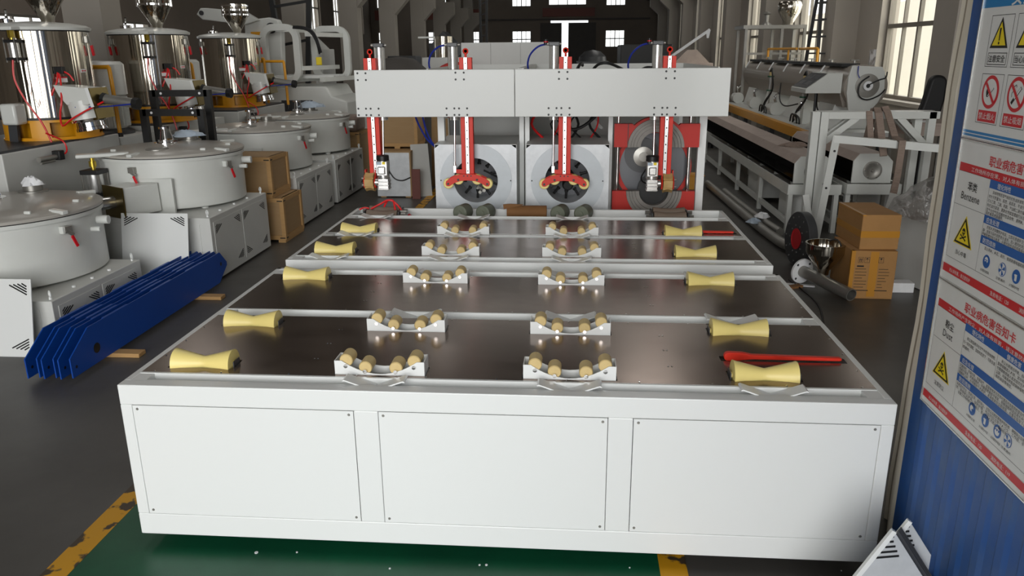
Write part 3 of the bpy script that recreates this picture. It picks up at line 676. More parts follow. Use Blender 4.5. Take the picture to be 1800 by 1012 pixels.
rc = thing('ring_clamp', 'red clamp with split grey rings and a dark disc, beside the ovens', 'clamp', (0.985, 4.05, 0))
def halfdisc(cx, cz, r, up, n=24): return [(cx + r * math.cos(PI * k / n), cz + (1 if up else -1) * r * math.sin(PI * k / n)) for k in range(n + 1)]
cx, cu, cl = 0.985, 1.214, 0.842
top = [(1.344, cu), (1.344, 1.408), (cx + 0.2, 1.408)] + [(cx + 0.262 * math.cos(PI * k / 20), cu + 0.255 * math.sin(PI * k / 20)) for k in range(5, 16)] + [(cx - 0.2, 1.408), (0.636, 1.408), (0.636, cu), (cx - 0.236, cu)]
top += [(cx - 0.236 * math.cos(PI * k / 24), cu + 0.236 * math.sin(PI * k / 24)) for k in range(1, 24)] + [(cx + 0.236, cu)]
u = obj('upper_block', MB().prism(top, 3.97, 4.03), REDD, rc, smooth=False)
bot = [(0.632, cl), (0.632, 0.5), (1.33, 0.5), (1.33, cl), (cx + 0.236, cl)] + [(cx + 0.236 * math.cos(PI * k / 24), cl - 0.236 * math.sin(PI * k / 24)) for k in range(1, 24)] + [(cx - 0.236, cl)]
l = obj('lower_block', MB().prism(bot, 3.97, 4.03), REDD, rc, smooth=False)
for par, zc_, a0, a1 in ((u, cu, 0, PI), (l, cl, PI, 2 * PI)):
    for k, (ri, ro) in enumerate(((0.125, 0.158), (0.16, 0.185), (0.187, 0.208), (0.21, 0.235))):
        # a sector of ring whose plane is xz: angles measured from +x towards +z
        rg = MB().ring((cx, 3.955 + 0.006 * (3 - k), zc_), (0, -1, 0), ri, ro, -0.07, 26, a0, a1)
        obj('half_ring', rg, RINGM, par)
obj('seam', MB().box(0.747, 0.753, 3.966, 3.972, cu, 1.408), BLACK, u, smooth=False)
obj('back_disc', MB().cyl((cx, 4.12, 1.03), (cx, 4.15, 1.03), 0.315, n=56), DISCG, rc)
obj('disc_rim', MB().ring((cx, 4.105, 1.03), (0, 1, 0), 0.29, 0.325, 0.05, 56), REDD, rc)
obj('bearing_plate', MB().cyl((cx - 0.1, 4.1, 1.13), (cx - 0.1, 4.12, 1.13), 0.15, n=40), DARK, rc)
obj('hub', MB().lathe([(0.085, 0), (0.085, 0.02), (0.04, 0.028), (0.04, 0.04), (0, 0.04)], (cx - 0.09, 4.1, 1.12), (0, -1, 0), 32), STEELD, rc)
obj('bore_cover', MB().cyl((cx, 4.06, cl), (cx, 4.1, cl), 0.13, n=32), BLACK, rc)
for x in (0.672, 1.275): obj('guide_rod', MB().cyl((x, 4.05, 0.5), (x, 4.05, 1.74), 0.017, n=16), CHROME, rc)
obj('base_block', MB().box(0.645, 1.33, 3.98, 4.4, 0.0, 0.5), REDD, rc, smooth=False)

# ---------------------------------------------------------------- cooling mixers: wide white drums on cabinets
def louvre(mb, x0, z, sgn, f, n=4, l=0.1, dz=0.017, up=1):
    """slanted vent slots in a cabinet corner; f maps (u, z) to a point in front of the face"""
    for k in range(n):
        ll = l * (0.34 + 0.30 * k)
        mb.bar(f(x0 + sgn * ll, z - up * 0.004 * k), f(x0, z - up * ll * 0.62), 0.004, 0.0085)
def cooling_mixer(cx, cy, R, z0, z1, cab, label, bag, paper=False, chute=True):
    """cab: cabinet x0,x1,y0,y1,z top"""
    t = thing('cooling_mixer', label, 'mixer', (cx, cy, 0), group='cooling mixers along the aisle')
    x0, x1, y0, y1, zt = cab
    cb = obj('cabinet', MB().box(x0, x1, y0, y1, 0.02, zt), CABW, t, bevel=0.006, smooth=False)
    ym = (y0 + y1) / 2
    for a, b in ((y0 + 0.06, ym - 0.015), (ym + 0.015, y1 - 0.06)):
        d = obj('cabinet_door', MB().box(x1, x1 + 0.004, a, b, 0.06, zt - 0.05), CABW, cb, smooth=False)
    q = MB()
    for a, b in ((y0 + 0.06, ym - 0.015), (ym + 0.015, y1 - 0.06)):
        for yy, sg in ((a + 0.03, 1), (b - 0.03, -1)):
            louvre(q, yy, zt - 0.08, sg, lambda u, z: (x1 + 0.004, u, z)); louvre(q, yy, 0.09, sg, lambda u, z: (x1 + 0.004, u, z), up=-1)
    for xx, sg in ((x1 - 0.14, -1),):
        louvre(q, xx, zt - 0.1, sg, lambda u, z: (u, y0 - 0.001, z)); louvre(q, xx, 0.12, sg, lambda u, z: (u, y0 - 0.001, z), up=-1)
    obj('vent_slots', q, BLACK, cb, smooth=False, kind='stuff')
    obj('front_door', MB().box(x0 + 0.05, x1 - 0.1, y0 - 0.004, y0, 0.05, zt - 0.06), CABW, cb, smooth=False)
    for x, y in ((x1 - 0.04, y0 + 0.05), (x1 - 0.04, y1 - 0.05)):
        obj('lifting_eye', MB().cyl((x, y, zt), (x, y, zt + 0.02), 0.01, n=8).lathe([(0.022 + 0.006 * math.cos(a), 0.006 * math.sin(a)) for a in [2 * PI * k / 8 for k in range(9)]], (x, y, zt + 0.04), (1, 1, 0), 18), WHITE, cb)
    for y in (y0 + 0.35, ym, y1 - 0.35): obj('stud', MB().cyl((x1 - 0.06, y, zt), (x1 - 0.06, y, zt + 0.014), 0.014, n=8), WHITE, cb)
    dr = obj('drum', MB().lathe([(R * 0.3, z0 - 0.01), (R - 0.01, z0), (R, z0 + 0.008), (R, z1 - 0.03), (R + 0.018, z1 - 0.028), (R + 0.018, z1)], (cx, cy, 0), (0, 0, 1), 72), WARMW, t)
    for a in (-40, -100, 20, 120, 200):
        aa = math.radians(a); obj('foot', MB().cyl((cx + R * 0.9 * math.cos(aa), cy + R * 0.9 * math.sin(aa), zt), (cx + R * 0.9 * math.cos(aa), cy + R * 0.9 * math.sin(aa), z0 + 0.01), 0.035, n=12), WARMW, dr)
    obj('gasket', MB().lathe([(R + 0.012, z1), (R + 0.012, z1 + 0.008), (R - 0.05, z1 + 0.008)], (cx, cy, 0), (0, 0, 1), 72), RUBB, t)
    zl = z1 + 0.008
    ld = obj('lid', MB().lathe([(R + 0.02, zl), (R + 0.022, zl + 0.02), (R + 0.012, zl + 0.026), (R - 0.06, zl + 0.03), (R - 0.08, zl + 0.038), (R * 0.5, zl + 0.052), (0, zl + 0.058)], (cx, cy, 0), (0, 0, 1), 72), LIDM, t)
    zt2 = zl + 0.05
    def P(dx, dy): return cx + dx * R / 0.653, cy + dy * R / 0.653
    a, b = P(0.03, -0.33); obj('port_cover', MB().lathe([(0.105, -0.006), (0.105, 0.012), (0.09, 0.02), (0, 0.024)], (a, b, zt2 - 0.008), (0, 0, 1), 32), BRASS if paper else STEELD, ld)
    a, b = P(-0.14, 0.16)
    cg = MB().lathe([(0.11, -0.01), (0.11, 0.012), (0.07, 0.014), (0.07, 0.04), (0.05, 0.04)], (a, b, zt2), (0, 0, 1), 32)
    for k in range(3):
        an = k * 2 * PI / 3 + 0.3; cg.cyl((a + 0.075 * math.cos(an), b + 0.075 * math.sin(an), zt2 + 0.03), (a + 0.045 * math.cos(an), b + 0.045 * math.sin(an), zt2 + 0.15), 0.006, n=6)
    cg.lathe([(0.04, 0.145), (0.055, 0.145), (0.055, 0.165), (0.04, 0.165), (0.04, 0.145)], (a, b, zt2), (0, 0, 1), 20).cyl((a, b, zt2 + 0.03), (a, b, zt2 + 0.15), 0.014, n=10)
    obj('agitator_port', cg, CHROME, ld)
    a, b = P(-0.06, 0.5); obj('inlet_port', MB().lathe([(0.115, -0.012), (0.115, 0.006), (0.075, 0.008), (0.075, 0.05), (0.068, 0.05), (0.068, 0.0)], (a, b, zt2), (0, 0, 1), 32), STEELD, ld)
    for dx, dy in ((0.46, -0.3), (0.52, 0.12), (-0.35, -0.42)):
        a, b = P(dx, dy); obj('lug', MB().box(a - 0.025, a + 0.025, b - 0.012, b + 0.012, zl + 0.03, zl + 0.06), WARMW, ld, bevel=0.006)
    for an in (-18, -94, 58):
        aa = math.radians(an); d = Vector((math.cos(aa), math.sin(aa), 0)); n_ = Vector((-d.y, d.x, 0)); c = Vector((cx, cy, 0))
        obj('lid_clip', MB().bar(c + d * (R - 0.1) + Vector((0, 0, zl + 0.036)), c + d * (R + 0.045) + Vector((0, 0, zl + 0.03)), 0.05, 0.03), WARMW, ld, bevel=0.006)
        p = c + d * (R + 0.012) + Vector((0, 0, z1 - 0.09))
        cl_ = obj('toggle_clamp', MB().bar(p - d * 0.012, p + d * 0.035, 0.06, 0.05).bar(p + d * 0.03 + n_ * -0.02, p + d * 0.03 + n_ * 0.04 + Vector((0, 0, -0.05)), 0.012, 0.03), STEELD, t, bevel=0.003)
        obj('clamp_block', MB().bar(p - d * 0.012 - n_ * 0.03, p + d * 0.03 - n_ * 0.03, 0.03, 0.055), WARMW, cl_, bevel=0.003)
        obj('grip', MB().bar(p + d * 0.035 + n_ * 0.02 + Vector((0, 0, -0.05)), p + d * 0.035 + n_ * 0.055 + Vector((0, 0, -0.14)), 0.012, 0.024), REDGRIP, cl_, bevel=0.004)
    for an, dz, r, l_ in ((13, -0.1, 0.034, 0.09), (4, -0.15, 0.02, 0.07)):
        aa = math.radians(an); d = Vector((math.cos(aa), math.sin(aa), 0)); p = Vector((cx, cy, z1 + dz)) + d * R
        e = d * 0.6 + Vector((0.8, 0, 0)); e.normalize()
        obj('pipe_stub', MB().cyl(p - e * 0.05, p + e * l_, r, n=16).cyl(p + e * l_, p + e * (l_ + 0.001), r * 0.75, n=16), WARMW, t)
    # lid hinge arm and its air cylinder
    hx, hy = cx - 0.42 * R / 0.653, cy - 0.66 * R / 0.653
    obj('hinge_arm', MB().bar((cx - 0.16, cy - R * 0.75, zl + 0.03), (hx - 0.12, hy - 0.05, zl + 0.03), 0.12, 0.035), WARMW, ld, bevel=0.012)
    ac = obj('air_cylinder', MB().lathe([(0.072, 0), (0.072, 0.17)], (hx, hy, z1 - 0.29), (0, 0, 1), 24), ALU, t)
    obj('end_cap', MB().box(hx - 0.085, hx + 0.085, hy - 0.085, hy + 0.085, z1 - 0.325, z1 - 0.285), BLACK, ac, bevel=0.004)
    obj('end_cap', MB().box(hx - 0.085, hx + 0.085, hy - 0.085, hy + 0.085, z1 - 0.125, z1 - 0.085), BLACK, ac, bevel=0.004)
    for sx in (-1, 1):
        for sy in (-1, 1): obj('tie_rod', MB().cyl((hx + sx * 0.075, hy + sy * 0.075, z1 - 0.3), (hx + sx * 0.075, hy + sy * 0.075, z1 - 0.1), 0.009, n=6), STEELD, ac)
    obj('rod', MB().cyl((hx, hy, z1 - 0.09), (hx, hy, zl + 0.02), 0.02, n=12).cyl((hx, hy, z1 - 0.06), (hx, hy, z1 - 0.01), 0.032, n=12), BRASS, ac)
    obj('bracket', MB().box(hx - 0.06, hx + 0.2, hy - 0.03, hy + 0.09, z1 - 0.345, z1 - 0.325), WARMW, ac)
    if not chute: return t
    # outlet chute on the near side
    ch = MB().bar((cx + 0.06, cy - R + 0.05, z1 - 0.33), (cx - 0.12, cy - R - 0.24, z1 - 0.34), 0.3, 0.26)
    o = obj('outlet_chute', ch, WARMW, t, bevel=0.008)
    obj('flange', MB().box(cx - 0.1, cx + 0.3, cy - R * 0.985 - 0.012, cy - R * 0.985 + 0.02, z1 - 0.49, z1 - 0.17), WARMW, o, bevel=0.004)
    d = Vector((-0.18, -0.29, 0)).normalized()
    e = Vector((cx - 0.12, cy - R - 0.24, z1 - 0.34))
    obj('gate_plate', MB().bar(e, e + d * 0.012, 0.34, 0.28), ZINC, o)
    obj('gate_cylinder', MB().cyl(e, e + d * 0.22, 0.055, n=20), ALU, o)
    return t
def cloth_lump(name, x, y, z, r, m, label, cat, h=0.05):
    v = []; n = 22; f = []; rs = random.Random(int(x * 100))
    for k in range(6):
        rr = r * (1 - k / 5) ; zz = h * math.sin(k / 5 * PI * 0.62)
        for i in range(n):
            a = 2 * PI * i / n; j = 1 + 0.22 * math.sin(3 * a + k) + 0.12 * rs.uniform(-1, 1)
            v.append((x + rr * j * math.cos(a), y + rr * 0.8 * j * math.sin(a), z + zz + 0.012 * rs.uniform(-1, 1) * (k > 0) + (0.004 if k == 0 else 0)))
    for k in range(5):
        for i in range(n): f.append((k * n + i, k * n + (i + 1) % n, (k + 1) * n + (i + 1) % n, (k + 1) * n + i))
    f.append(tuple(range(n - 1, -1, -1)))
    mb = MB().add(v, f)
    return tag(obj(name, mb, m), label, cat)
cooling_mixer(-4.2, 2.94, 0.737, 0.36, 0.84, (-5.0, -3.33, 2.2, 3.36, 0.347), 'wide white mixer drum on a low louvred cabinet, behind the blue beams', False, True)
cooling_mixer(-3.65, 4.74, 0.653, 0.615, 1.082, (-4.3, -2.93, 3.87, 5.2, 0.595), 'wide white mixer drum beside the stacked plywood crates, its square outlet with a brown plate', True)
cooling_mixer(-3.72, 7.05, 0.653, 0.615, 1.082, (-4.35, -2.93, 6.13, 7.5, 0.6), 'wide white mixer drum behind the stacked plywood crates', False)
cooling_mixer(-3.68, 8.72, 0.653, 0.635, 1.1, (-4.35, -2.93, 7.68, 9.1, 0.605), 'wide white mixer drum that ends the row, with the blue cloth on its lid', False, chute=False)
cloth_lump('crumpled_paper', -4.27, 3.5, 0.945, 0.09, PAPER, 'crumpled printed paper stuffed in the port of the low mixer', 'paper', 0.07)
cloth_lump('plastic_bag', -3.74, 5.24, 1.175, 0.16, PALEBL, 'pale blue plastic bag on the port of the mixer by the crates', 'bag', 0.06)
cloth_lump('folded_cloth', -3.74, 9.22, 1.2, 0.2, PALEBL, 'pale blue folded cloth on the lid of the last mixer', 'cloth', 0.09)

# ---------------------------------------------------------------- hot mixers: stainless drums on yellow rings, on tall grey stands
ZP = 0.16   # these machines are moved back and enlarged below: this height then becomes the floor
def hot_mixer(x, y, label, stand, chute=True):
    t = thing('hot_mixer', label, 'mixer', (x, y, ZP), group='hot mixers behind the drums')
    R, z0, z1 = 0.40, 1.46, 2.2; ca = math.degrees(math.atan2(-2.72 - y, 0.3 - x))
    sx0, sx1, sy0, sy1 = stand
    s = obj('stand', MB().box(sx0, sx1, sy0, sy1, ZP, 1.25), CABW, t, bevel=0.008, smooth=False)
    obj('top_plate', MB().box(sx0 + 0.02, sx1 - 0.02, sy0 + 0.02, sy1 - 0.02, 1.25, 1.27), DARK, s, smooth=False)
    rg = MB(); n = 48      # the yellow base ring with its square windows
    wins = [(-64, -36), (6, 34), (70, 100), (130, 160), (190, 220), (245, 270)]
    wins = [((a_ + ca + 60 + 180) % 360 - 180, 0) for a_, b_ in wins]; wins = [(a_, a_ + 28) for a_, _ in wins]
    rg.lathe([(R - 0.02, 1.27), (R + 0.01, 1.27), (R + 0.01, 1.28), (R, 1.28), (R, 1.295), (R - 0.02, 1.295), (R - 0.02, 1.27)], (x, y, 0), (0, 0, 1), n)
    rg.lathe([(R - 0.02, 1.425), (R, 1.425), (R, 1.46), (R - 0.02, 1.46), (R - 0.02, 1.425)], (x, y, 0), (0, 0, 1), n)
    ws = sorted(wins)
    for k in range(len(ws)):
        a = ws[k][1]; b = ws[(k + 1) % len(ws)][0] + (360 if k == len(ws) - 1 else 0)
        rg.lathe([(R - 0.02, 1.295), (R, 1.295), (R, 1.425), (R - 0.02, 1.425), (R - 0.02, 1.295)], (x, y, 0), (0, 0, 1), max(2, int((b - a) / 7)), math.radians(a), math.radians(b))
    obj('base_ring', rg, ORANGE, t)
    obj('inner_core', MB().cyl((x, y, 1.27), (x, y, 1.46), R - 0.12, n=32), ORANGE, t)
    obj('drum', MB().lathe([(R - 0.03, z0), (R, z0 + 0.004), (R, z1), (R - 0.03, z1)], (x, y, 0), (0, 0, 1), 72), MIRROR, t)
    obj('drum_foot', MB().lathe([(R + 0.002, z0 - 0.012), (R + 0.012, z0 - 0.012), (R + 0.012, z0 + 0.008), (R + 0.002, z0 + 0.008)], (x, y, 0), (0, 0, 1), 64), BLACK, t)
    ld = obj('lid', MB().lathe([(R + 0.035, z1 + 0.006), (R + 0.04, z1 + 0.03), (R, z1 + 0.05), (R * 0.7, z1 + 0.07), (0.1, z1 + 0.085), (0, z1 + 0.085)], (x, y, 0), (0, 0, 1), 64), WARMW, t)
    obj('gasket', MB().lathe([(R + 0.02, z1 - 0.004), (R + 0.02, z1 + 0.006), (R - 0.02, z1 + 0.006)], (x, y, 0), (0, 0, 1), 64), BLACK, t)
    fx, fy = x + 0.13, y - 0.02
    fn = obj('feed_funnel', MB().lathe([(0.05, z1 + 0.07), (0.055, z1 + 0.1), (0.17, z1 + 0.3), (0.17, z1 + 0.46), (0.16, z1 + 0.46), (0.16, z1 + 0.3), (0.045, z1 + 0.1)], (fx, fy, 0), (0, 0, 1), 40), MIRROR, t)
    for dz in (0.31, 0.37, 0.43): obj('band', MB().lathe([(0.17, z1 + dz), (0.182, z1 + dz), (0.182, z1 + dz + 0.02), (0.17, z1 + dz + 0.02)], (fx, fy, 0), (0, 0, 1), 40), CHROME, fn)
    for k in range(8):
        a = k * PI / 4; obj('clip', MB().box(-0.012, 0.012, -0.008, 0.008, z1 + 0.3, z1 + 0.4, Matrix.Translation((fx + 0.184 * math.cos(a), fy + 0.184 * math.sin(a), 0)) @ rotz(a + PI / 2)), CHROME, fn)
    obj('sight_port', MB().lathe([(0.06, z1 + 0.05), (0.06, z1 + 0.1), (0.04, z1 + 0.11), (0, z1 + 0.11)], (x - 0.18, y - 0.12, 0), (0, 0, 1), 20).cyl((x - 0.18, y - 0.12, z1 + 0.1), (x - 0.15, y - 0.16, z1 + 0.18), 0.012, n=8), CHROME, ld)
    for an in (ca + 66, ca - 70):      # toggle clamps
        a = math.radians(an); d = Vector((math.cos(a), math.sin(a), 0)); n_ = Vector((-d.y, d.x, 0)); p = Vector((x, y, z1 - 0.07)) + d * R
        c = obj('toggle_clamp', MB().bar(p, p + d * 0.03, 0.06, 0.06).bar(p + d * 0.03 + Vector((0, 0, 0.06)), p + d * 0.03 + n_ * 0.03 + Vector((0, 0, -0.06)), 0.012, 0.018), STEELD, t, bevel=0.003)
        obj('grip', MB().bar(p + d * 0.035 + n_ * 0.03 + Vector((0, 0, -0.05)), p + d * 0.035 + n_ * 0.055 + Vector((0, 0, -0.14)), 0.016, 0.03), REDGRIP, c, bevel=0.004)
    a = math.radians(ca - (24 if y < 5 else 2)); d = Vector((math.cos(a), math.sin(a), 0)); p = Vector((x, y, 0)) + d * (R + 0.075)
    ac = obj('air_cylinder', MB().cyl(p + Vector((0, 0, 1.97)), p + Vector((0, 0, 2.1)), 0.044, n=20), ALU, t)
    for z in (1.955, 2.1): obj('end_cap', MB().box(p.x - 0.055, p.x + 0.055, p.y - 0.05, p.y + 0.05, z, z + 0.025), BLACK, ac, bevel=0.003)
    for sx in (-1, 1):
        for sy in (-1, 1): obj('tie_rod', MB().cyl((p.x + sx * 0.048, p.y + sy * 0.045, 1.94), (p.x + sx * 0.048, p.y + sy * 0.045, 2.14), 0.006, n=6), STEELD, ac)
    obj('rod', MB().cyl(p + Vector((0, 0, 2.12)), p + Vector((0, 0, 2.2)), 0.02, n=12).cyl(p + Vector((0, 0, 2.14)), p + Vector((0, 0, 2.2)), 0.028, n=6), BRASS, ac)
    obj('lid_arm', MB().bar(p + Vector((0, 0.2, 2.225)), p + Vector((0, -0.06, 2.215)), 0.1, 0.03), WARMW, ld, bevel=0.006)
    obj('red_hose', MB().tube([p + Vector((0.01, -0.05, 1.96)), p + Vector((0.0, -0.06, 1.8)), p + Vector((0.06, -0.05, 1.62)), p + Vector((0.14, -0.02, 1.45)), p + Vector((0.18, 0.0, 1.3)), p + Vector((0.2, 0.0, 1.2))], 0.008), REDHOSE, t)
    def plate(an, z, w_, h_, m, nm, r=R + 0.003):
        a = math.radians(an); d = Vector((math.cos(a), math.sin(a), 0)); n_ = Vector((-d.y, d.x, 0)); c = Vector((x, y, z)) + d * r
        return obj(nm, MB().bar(c - n_ * w_ / 2, c + n_ * w_ / 2, 0.003, h_, (0, 0, 1)), m, t, smooth=False)
    lb = plate(ca + 18, 1.79, 0.09, 0.045, SIGNW, 'rating_label'); plate(ca + 18, 1.808, 0.09, 0.01, SIGNR, 'label_band', R + 0.006)
    plate(ca + 50, 1.86, 0.07, 0.03, SIGNW, 'arrow_label'); 
    a = math.radians(ca + 50); d = Vector((math.cos(a), math.sin(a), 0)); n_ = Vector((-d.y, d.x, 0)); c = Vector((x, y, 1.86)) + d * (R + 0.007)
    ar = MB().bar(c - n_ * 0.016, c + n_ * 0.016, 0.002, 0.006)
    for sg in (-1, 1): ar.add([c + n_ * sg * 0.03, c + n_ * sg * 0.014 + Vector((0, 0, 0.01)), c + n_ * sg * 0.014 - Vector((0, 0, 0.01))], [(0, 1, 2)])
    obj('arrow_print', ar, SIGNR, t, smooth=False)
    # outlet chute towards the aisle, with gate plate, cylinder and spout
    k = Vector((x, y, 0))
    def W(a, b, c): return k + Vector((a, b, c))
    body = MB()
    prof = [(0.30, 1.75), (0.60, 1.72), (0.63, 1.60), (0.59, 1.575), (0.40, 1.575), (0.34, 1.65)]
    body.prism([(x + a, c) for a, c in prof], y - 0.36, y - 0.12)
    o = obj('outlet_chute', body, WARMW, t, bevel=0.008)
    for yy in (-0.37, -0.11): obj('chute_rim', MB().bar(W(0.612, yy, 1.725), W(0.645, yy, 1.56), 0.03, 0.012), WHITE, o)
    obj('gate_plate', MB().bar(W(0.63, -0.24, 1.72), W(0.67, -0.24, 1.46), 0.27, 0.012, (1, 0, 0)), ZINC, o)
    gc = obj('gate_cylinder', MB().cyl(W(0.68, -0.24, 1.625), W(0.95, -0.25, 1.585), 0.042, n=20), STEELD, o)
    obj('cylinder_cap', MB().cyl(W(0.95, -0.25, 1.585), W(1.0, -0.252, 1.578), 0.052, n=8), BLACK, o); obj('cylinder_cap', MB().cyl(W(0.66, -0.24, 1.63), W(0.69, -0.24, 1.622), 0.05, n=8), BLACK, o)
    obj('spout_cone', MB().lathe([(0.135, 0.16), (0.13, 0.0), (0.11, 0.0), (0.12, 0.16), (0.135, 0.16)], W(0.505, -0.24, 1.45), (-0.12, 0, 1), 36), WARMW, o)
    obj('spout', MB().lathe([(0.11, 0), (0.145, 0.0), (0.15, -0.02), (0.12, -0.03), (0.12, -0.07), (0.13, -0.075), (0.13, -0.1), (0.1, -0.1)], W(0.51, -0.24, 1.45), (-0.15, 0, 1), 36), CHROME, o)
    obj('hose_loop', MB().tube([W(0.34, -0.3, 1.86), W(0.36, -0.33, 1.75), W(0.37, -0.38, 1.6), W(0.34, -0.38, 1.5), W(0.33, -0.36, 1.4), W(0.45, -0.4, 1.46), W(0.58, -0.38, 1.53), W(0.69, -0.28, 1.6)], 0.008), REDHOSE, t)
    obj('hose_loop', MB().tube([W(0.33, -0.3, 1.86), W(0.33, -0.33, 1.78), W(0.3, -0.36, 1.7), W(0.28, -0.36, 1.66)], 0.008), REDHOSE, t)
    obj('hose_loop', MB().tube([W(0.37, -0.28, 1.86), W(0.42, -0.28, 1.83), W(0.45, -0.28, 1.78)], 0.007), REDHOSE, t)
    obj('blue_hose', MB().tube([W(0.48, -0.37, 1.56), W(0.7, -0.3, 1.56), W(0.95, -0.3, 1.58)], 0.006), BLUEHOSE, t)
    obj('valve', MB().box(x + 0.30, x + 0.38, y - 0.31, y - 0.26, 1.84, 1.9), BLACK, t, bevel=0.004)
    return t
HM = [((-4.53, 4.3), 'big stainless drum on a yellow ring at the frame edge, above the low mixer', (-5.2, -4.2, 3.13, 4.78)),
      ((-4.47, 6.1), 'big stainless mixer drum on a yellow ring behind the black stand', (-5.2, -4.2, 5.58, 6.74)),
      ((-4.62, 8.6), 'big stainless mixer drum on a yellow ring close to the grey ring frames', (-5.3, -4.2, 7.65, 9.4))]
for (x, y), lab, st in HM: hot_mixer(x, y, lab, st)
# air preparation units hang at the front of the stands: parts of them
def air_unit(st, y, z):
    x = st[1]
    s = None
    u = thing('air_unit', AU[0], 'air regulator', (x, y, z)); AU.pop(0)
    obj('manifold', MB().cyl((x + 0.05, y - 0.12, z), (x + 0.05, y + 0.1, z), 0.022, n=12).cyl((x + 0.05, y - 0.1, z - 0.03), (x + 0.05, y + 0.08, z - 0.03), 0.012, n=10), STEELD, u)
    obj('valve_block', MB().box(x + 0.02, x + 0.09, y + 0.1, y + 0.17, z - 0.03, z + 0.05), BLACK, u, bevel=0.005)
    obj('bracket', MB().box(x, x + 0.05, y - 0.02, y + 0.02, z - 0.01, z + 0.01), STEELD, u)
    obj('hose', MB().tube([(x + 0.05, y + 0.13, z), (x + 0.09, y + 0.2, z + 0.03), (x + 0.06, y + 0.22, z + 0.12), (x + 0.0, y + 0.1, z + 0.2)], 0.007), REDHOSE, u)
AU = ['small air regulator with red hose on the stand over the low mixer', 'small air regulator with red hose on the stand by the black frame', 'small air regulator with red hose on the stand behind the third drum']
for (_, _, st), yy in zip(HM, (3.6, 5.85, 7.9)): air_unit(st, yy, 1.16)
jb = tag(obj('junction_box', MB().box(-4.62, -4.48, 3.75, 3.9, 1.42, 1.6), WARMW, bevel=0.02), 'grey junction box in front of the yellow ring at the frame edge', 'junction box')
obj('mount', MB().bar((-4.6, 3.85, 1.27), (-4.58, 3.84, 1.42), 0.08, 0.03), DARK, jb)
def motor(x, y, label):
    t = thing('drive_motor', label, 'motor', (x, y, 1.2))
    obj('base_plinth', MB().box(x - 0.33, x + 0.40, y - 0.43, y + 0.27, ZP, 1.2), CABW, t, smooth=False)
    obj('shell', MB().lathe([(0.2, 1.26), (0.21, 1.28), (0.21, 1.58), (0.25, 1.6), (0.25, 1.9), (0.22, 1.93), (0, 1.94)], (x, y, 0), (0, 0, 1), 40), WARMW, t)
    q = MB()
    for k in range(28):
        a = 2 * PI * k / 28; q.box(0.2, 0.24, -0.006, 0.006, 1.28, 1.58, Matrix.Translation((x, y, 0)) @ rotz(a))
    obj('fins', q, WARMW, t, smooth=False, kind='stuff')
    obj('foot_flange', MB().lathe([(0.27, 1.2), (0.27, 1.23), (0.2, 1.26)], (x, y, 0), (0, 0, 1), 32), DARK, t)
    return t
def guard(x, y, label):
    t = thing('guard_rail', label, 'guard rail', (x, y, 1.2))
    for dy, dz, dx in ((-0.36, 0.72, -0.1), (-0.34, 0.68, 0.2)):
        yy = y + dy
        b = obj('rail', MB().tube([(x - 0.5, yy, 1.2 + dz), (x + dx - 0.06, yy, 1.2 + dz), (x + dx - 0.02, yy, 1.2 + dz - 0.01), (x + dx, yy, 1.2 + dz - 0.06), (x + dx + 0.01, yy, 1.2)], 0.02, 10, 4), ORANGE, t)
        obj('socket', MB().cyl((x + dx + 0.01, yy, 1.18), (x + dx + 0.01, yy, 1.24), 0.028, n=12), BLACK, b)
    return t
motor(-4.62, 5.28, 'grey finned upright motor behind yellow rails, between the two nearer stainless drums')
guard(-4.5, 5.3, 'yellow pipe guard rails in front of the finned motor, by the nearest steel drum')
motor(-4.72, 7.2, 'grey finned upright motor behind yellow rails, beside the third stainless drum')
guard(-4.58, 7.2, 'yellow pipe guard rails in front of the far finned motor')
guard(-4.3, 9.6, 'yellow pipe guard rails beyond the last stainless drum')
EYE = Vector((0.2965, -2.7176, 1.9951))
for o in list(bpy.data.objects):
    if o.parent is None and o.get('category') and (o.name.split('.')[0] in ('hot_mixer', 'drive_motor', 'guard_rail', 'air_unit', 'junction_box')):
        o.location = EYE + (Vector(o.location) - EYE) * 1.087; o.scale = (1.087, 1.087, 1.087)
# black portal stands behind the second mixer
t = thing('portal_stand', 'black welded stand of two portal frames behind the second mixer lid', 'stand', (-4.0, 5.65, 0))
for nm, y, x0, x1, z in (('portal_frame', 5.55, -4.34, -3.70, 1.43), ('portal_frame', 5.8, -4.34, -3.72, 1.62)):
    p = obj(nm, MB().box(x0, x1, y - 0.03, y + 0.03, z - 0.07, z), BLACK, t, smooth=False)
    for x in (x0, x1): obj('leg', MB().box(x - 0.035, x + 0.035, y - 0.03, y + 0.03, 0.0, z), BLACK, p, smooth=False)
    for x in (x0 + 0.1, x1 - 0.08): obj('hole', MB().cyl((x, y - 0.0305, z - 0.035), (x, y - 0.032, z - 0.035), 0.014, n=10), PAPER, p)
for x in (-4.3, -3.74): obj('spacer', MB().box(x - 0.02, x + 0.02, 5.58, 5.77, 1.0, 1.06), BLACK, t, smooth=False)

